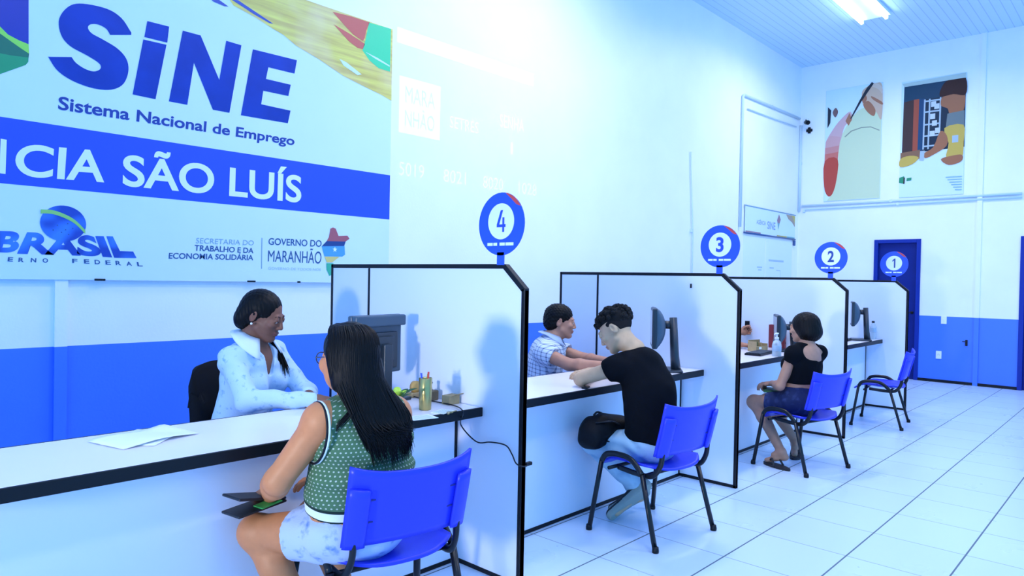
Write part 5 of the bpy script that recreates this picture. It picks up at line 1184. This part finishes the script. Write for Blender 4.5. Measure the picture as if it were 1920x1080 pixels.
def area(name, loc, target, size, power, col, spread=180):
    L = bpy.data.lights.new(name, 'AREA'); L.shape = 'SQUARE'; L.size = size; L.energy = power; L.color = col; L.spread = math.radians(spread)
    o = bpy.data.objects.new(name, L); COL.objects.link(o); o.location = loc
    o.rotation_euler = (Vector(target)-Vector(loc)).to_track_quat('-Z', 'Y').to_euler(); return o
area('added_side_light', (-15.6, -3.35, 1.35), (-9.4, -2.3, 1.1), .45, 13, (.95, .92, .95), 46)  # added low side light, source unseen, set to throw the sideways shadows
W = bpy.data.worlds.new('daylight'); SC.world = W; W.use_nodes = True
bg = W.node_tree.nodes['Background']; bg.inputs[0].default_value = (.115, .47, 1.0, 1); bg.inputs[1].default_value = 1.75

# the wall projector: a point of light behind a slide whose openings are the projected words
PL = Vector((-8.2, -4.4, 4.55))
def slide():
    cu = bpy.data.curves.new('slide', 'FONT')
    parts = []
    def words(txt, x0, x1, z0, z1):
        c = bpy.data.curves.new('w', 'FONT'); c.body = txt; c.resolution_u = 2; o = bpy.data.objects.new('w', c); COL.objects.link(o)
        dg = bpy.context.evaluated_depsgraph_get(); dg.update(); cc = o.to_curve(dg, apply_modifiers=False) if hasattr(o, 'to_curve') else None
        sp_ = [[(tuple(b.co), tuple(b.handle_left), tuple(b.handle_right)) for b in s.bezier_points] for s in cc.splines]
        o.to_curve_clear(); bpy.data.objects.remove(o); bpy.data.curves.remove(c)
        P2 = np.array([b[0][:2] for s in sp_ for b in s]); lo, hi = P2.min(0), P2.max(0)
        f = lambda q: (x0+(q[0]-lo[0])/(hi[0]-lo[0])*(x1-x0), z0+(q[1]-lo[1])/(hi[1]-lo[1])*(z1-z0))
        for s in sp_: parts.append([tuple(f(h) for h in b) for b in s])
    def rect(x0, x1, z0, z1):
        q = [(x0, z0), (x1, z0), (x1, z1), (x0, z1)]; parts.append([(p_, tuple(np.array(p_)+(np.array(q[i-1])-np.array(p_))/3), tuple(np.array(p_)+(np.array(q[(i+1) % 4])-np.array(p_))/3)) for i, p_ in enumerate(q)])
    bpy.data.curves.remove(cu)
    rect(-12.5, -2.5, -1.8, 7.4)
    rect(-8.33, -6.70, 3.245, 3.365)
    rect(-8.30, -7.87, 2.54, 2.99); words('MARA', -8.24, -7.93, 2.79, 2.92); words('NHÃO', -8.24, -7.93, 2.60, 2.76)
    words('SETRES', -7.76, -7.42, 2.67, 2.77); words('SENHA', -7.15, -6.82, 2.78, 2.90); words('1', -7.0, -6.97, 2.55, 2.66)
    for k, w in enumerate(('5019', '8021', '8020', '1028')): words(w, -8.29+.47*k, -8.03+.47*k, 2.20, 2.31)
    cv = bpy.data.curves.new('projector_slide', 'CURVE'); cv.dimensions = '2D'; cv.fill_mode = 'BOTH'
    for s in parts:
        sn = cv.splines.new('BEZIER'); sn.bezier_points.add(len(s)-1); sn.use_cyclic_u = True; sn.resolution_u = 3
        for b, (co, hl, hr) in zip(sn.bezier_points, s):
            b.handle_left_type = b.handle_right_type = 'FREE'; b.co = (*co, 0); b.handle_left = (*hl, 0); b.handle_right = (*hr, 0)
    o = bpy.data.objects.new('tmp', cv); COL.objects.link(o); dg = bpy.context.evaluated_depsgraph_get(); dg.update()
    me = bpy.data.meshes.new_from_object(o.evaluated_get(dg)); bpy.data.objects.remove(o)
    for v in me.vertices:
        wpt = Vector((v.co.x, 0, v.co.y)); v.co = (wpt-PL)*.03
    return me
t = thing('wall_projector', 'white ceiling projector throwing the faint queue numbers onto the bare wall', 'projector', tuple(PL))
link('slide', slide(), M_BLACK, t)
MB().box((0, -.16, 0), (.32, .30, .10), .015).build('case', M_WPLASTIC, t)
MB().tube([(0, -.16, .05), (0, -.16, ZC-PL.z)], .02).build('ceiling_pole', M_WPLASTIC, t)
MB().box((0, .08, .085), (.34, .18, .006)).box((0, .08, -.16), (.34, .18, .006)).box((-.18, .08, -.04), (.006, .18, .26)).box((.18, .08, -.04), (.006, .18, .26)).build('lens_hood', M_BLACK, t)
L = bpy.data.lights.new('projector_beam', 'SPOT'); L.energy = 330; L.color = (1.0, 1.0, 1.0); L.spot_size = math.radians(58); L.spot_blend = .05; L.shadow_soft_size = 0.0
o = bpy.data.objects.new('projector_beam', L); COL.objects.link(o); o.location = PL
o.rotation_euler = (Vector((-7.5, 0, 2.8))-PL).to_track_quat('-Z', 'Y').to_euler()

cam = bpy.data.cameras.new('camera'); cam.sensor_width = 36; cam.lens = FPX/1920*36; cam.clip_start = .05
co = bpy.data.objects.new('camera', cam); COL.objects.link(co)
M = Matrix(((RT[0], UP[0], -FW[0], CAM[0]), (RT[1], UP[1], -FW[1], CAM[1]), (RT[2], UP[2], -FW[2], CAM[2]), (0, 0, 0, 1)))
co.matrix_world = M; SC.camera = co
SC.view_settings.view_transform = 'Standard'; SC.view_settings.look = 'None'; SC.view_settings.exposure = 0.0; SC.view_settings.gamma = 1.0
SC.view_settings.use_curve_mapping = False
SC.cycles.max_bounces = 10; SC.cycles.diffuse_bounces = 6
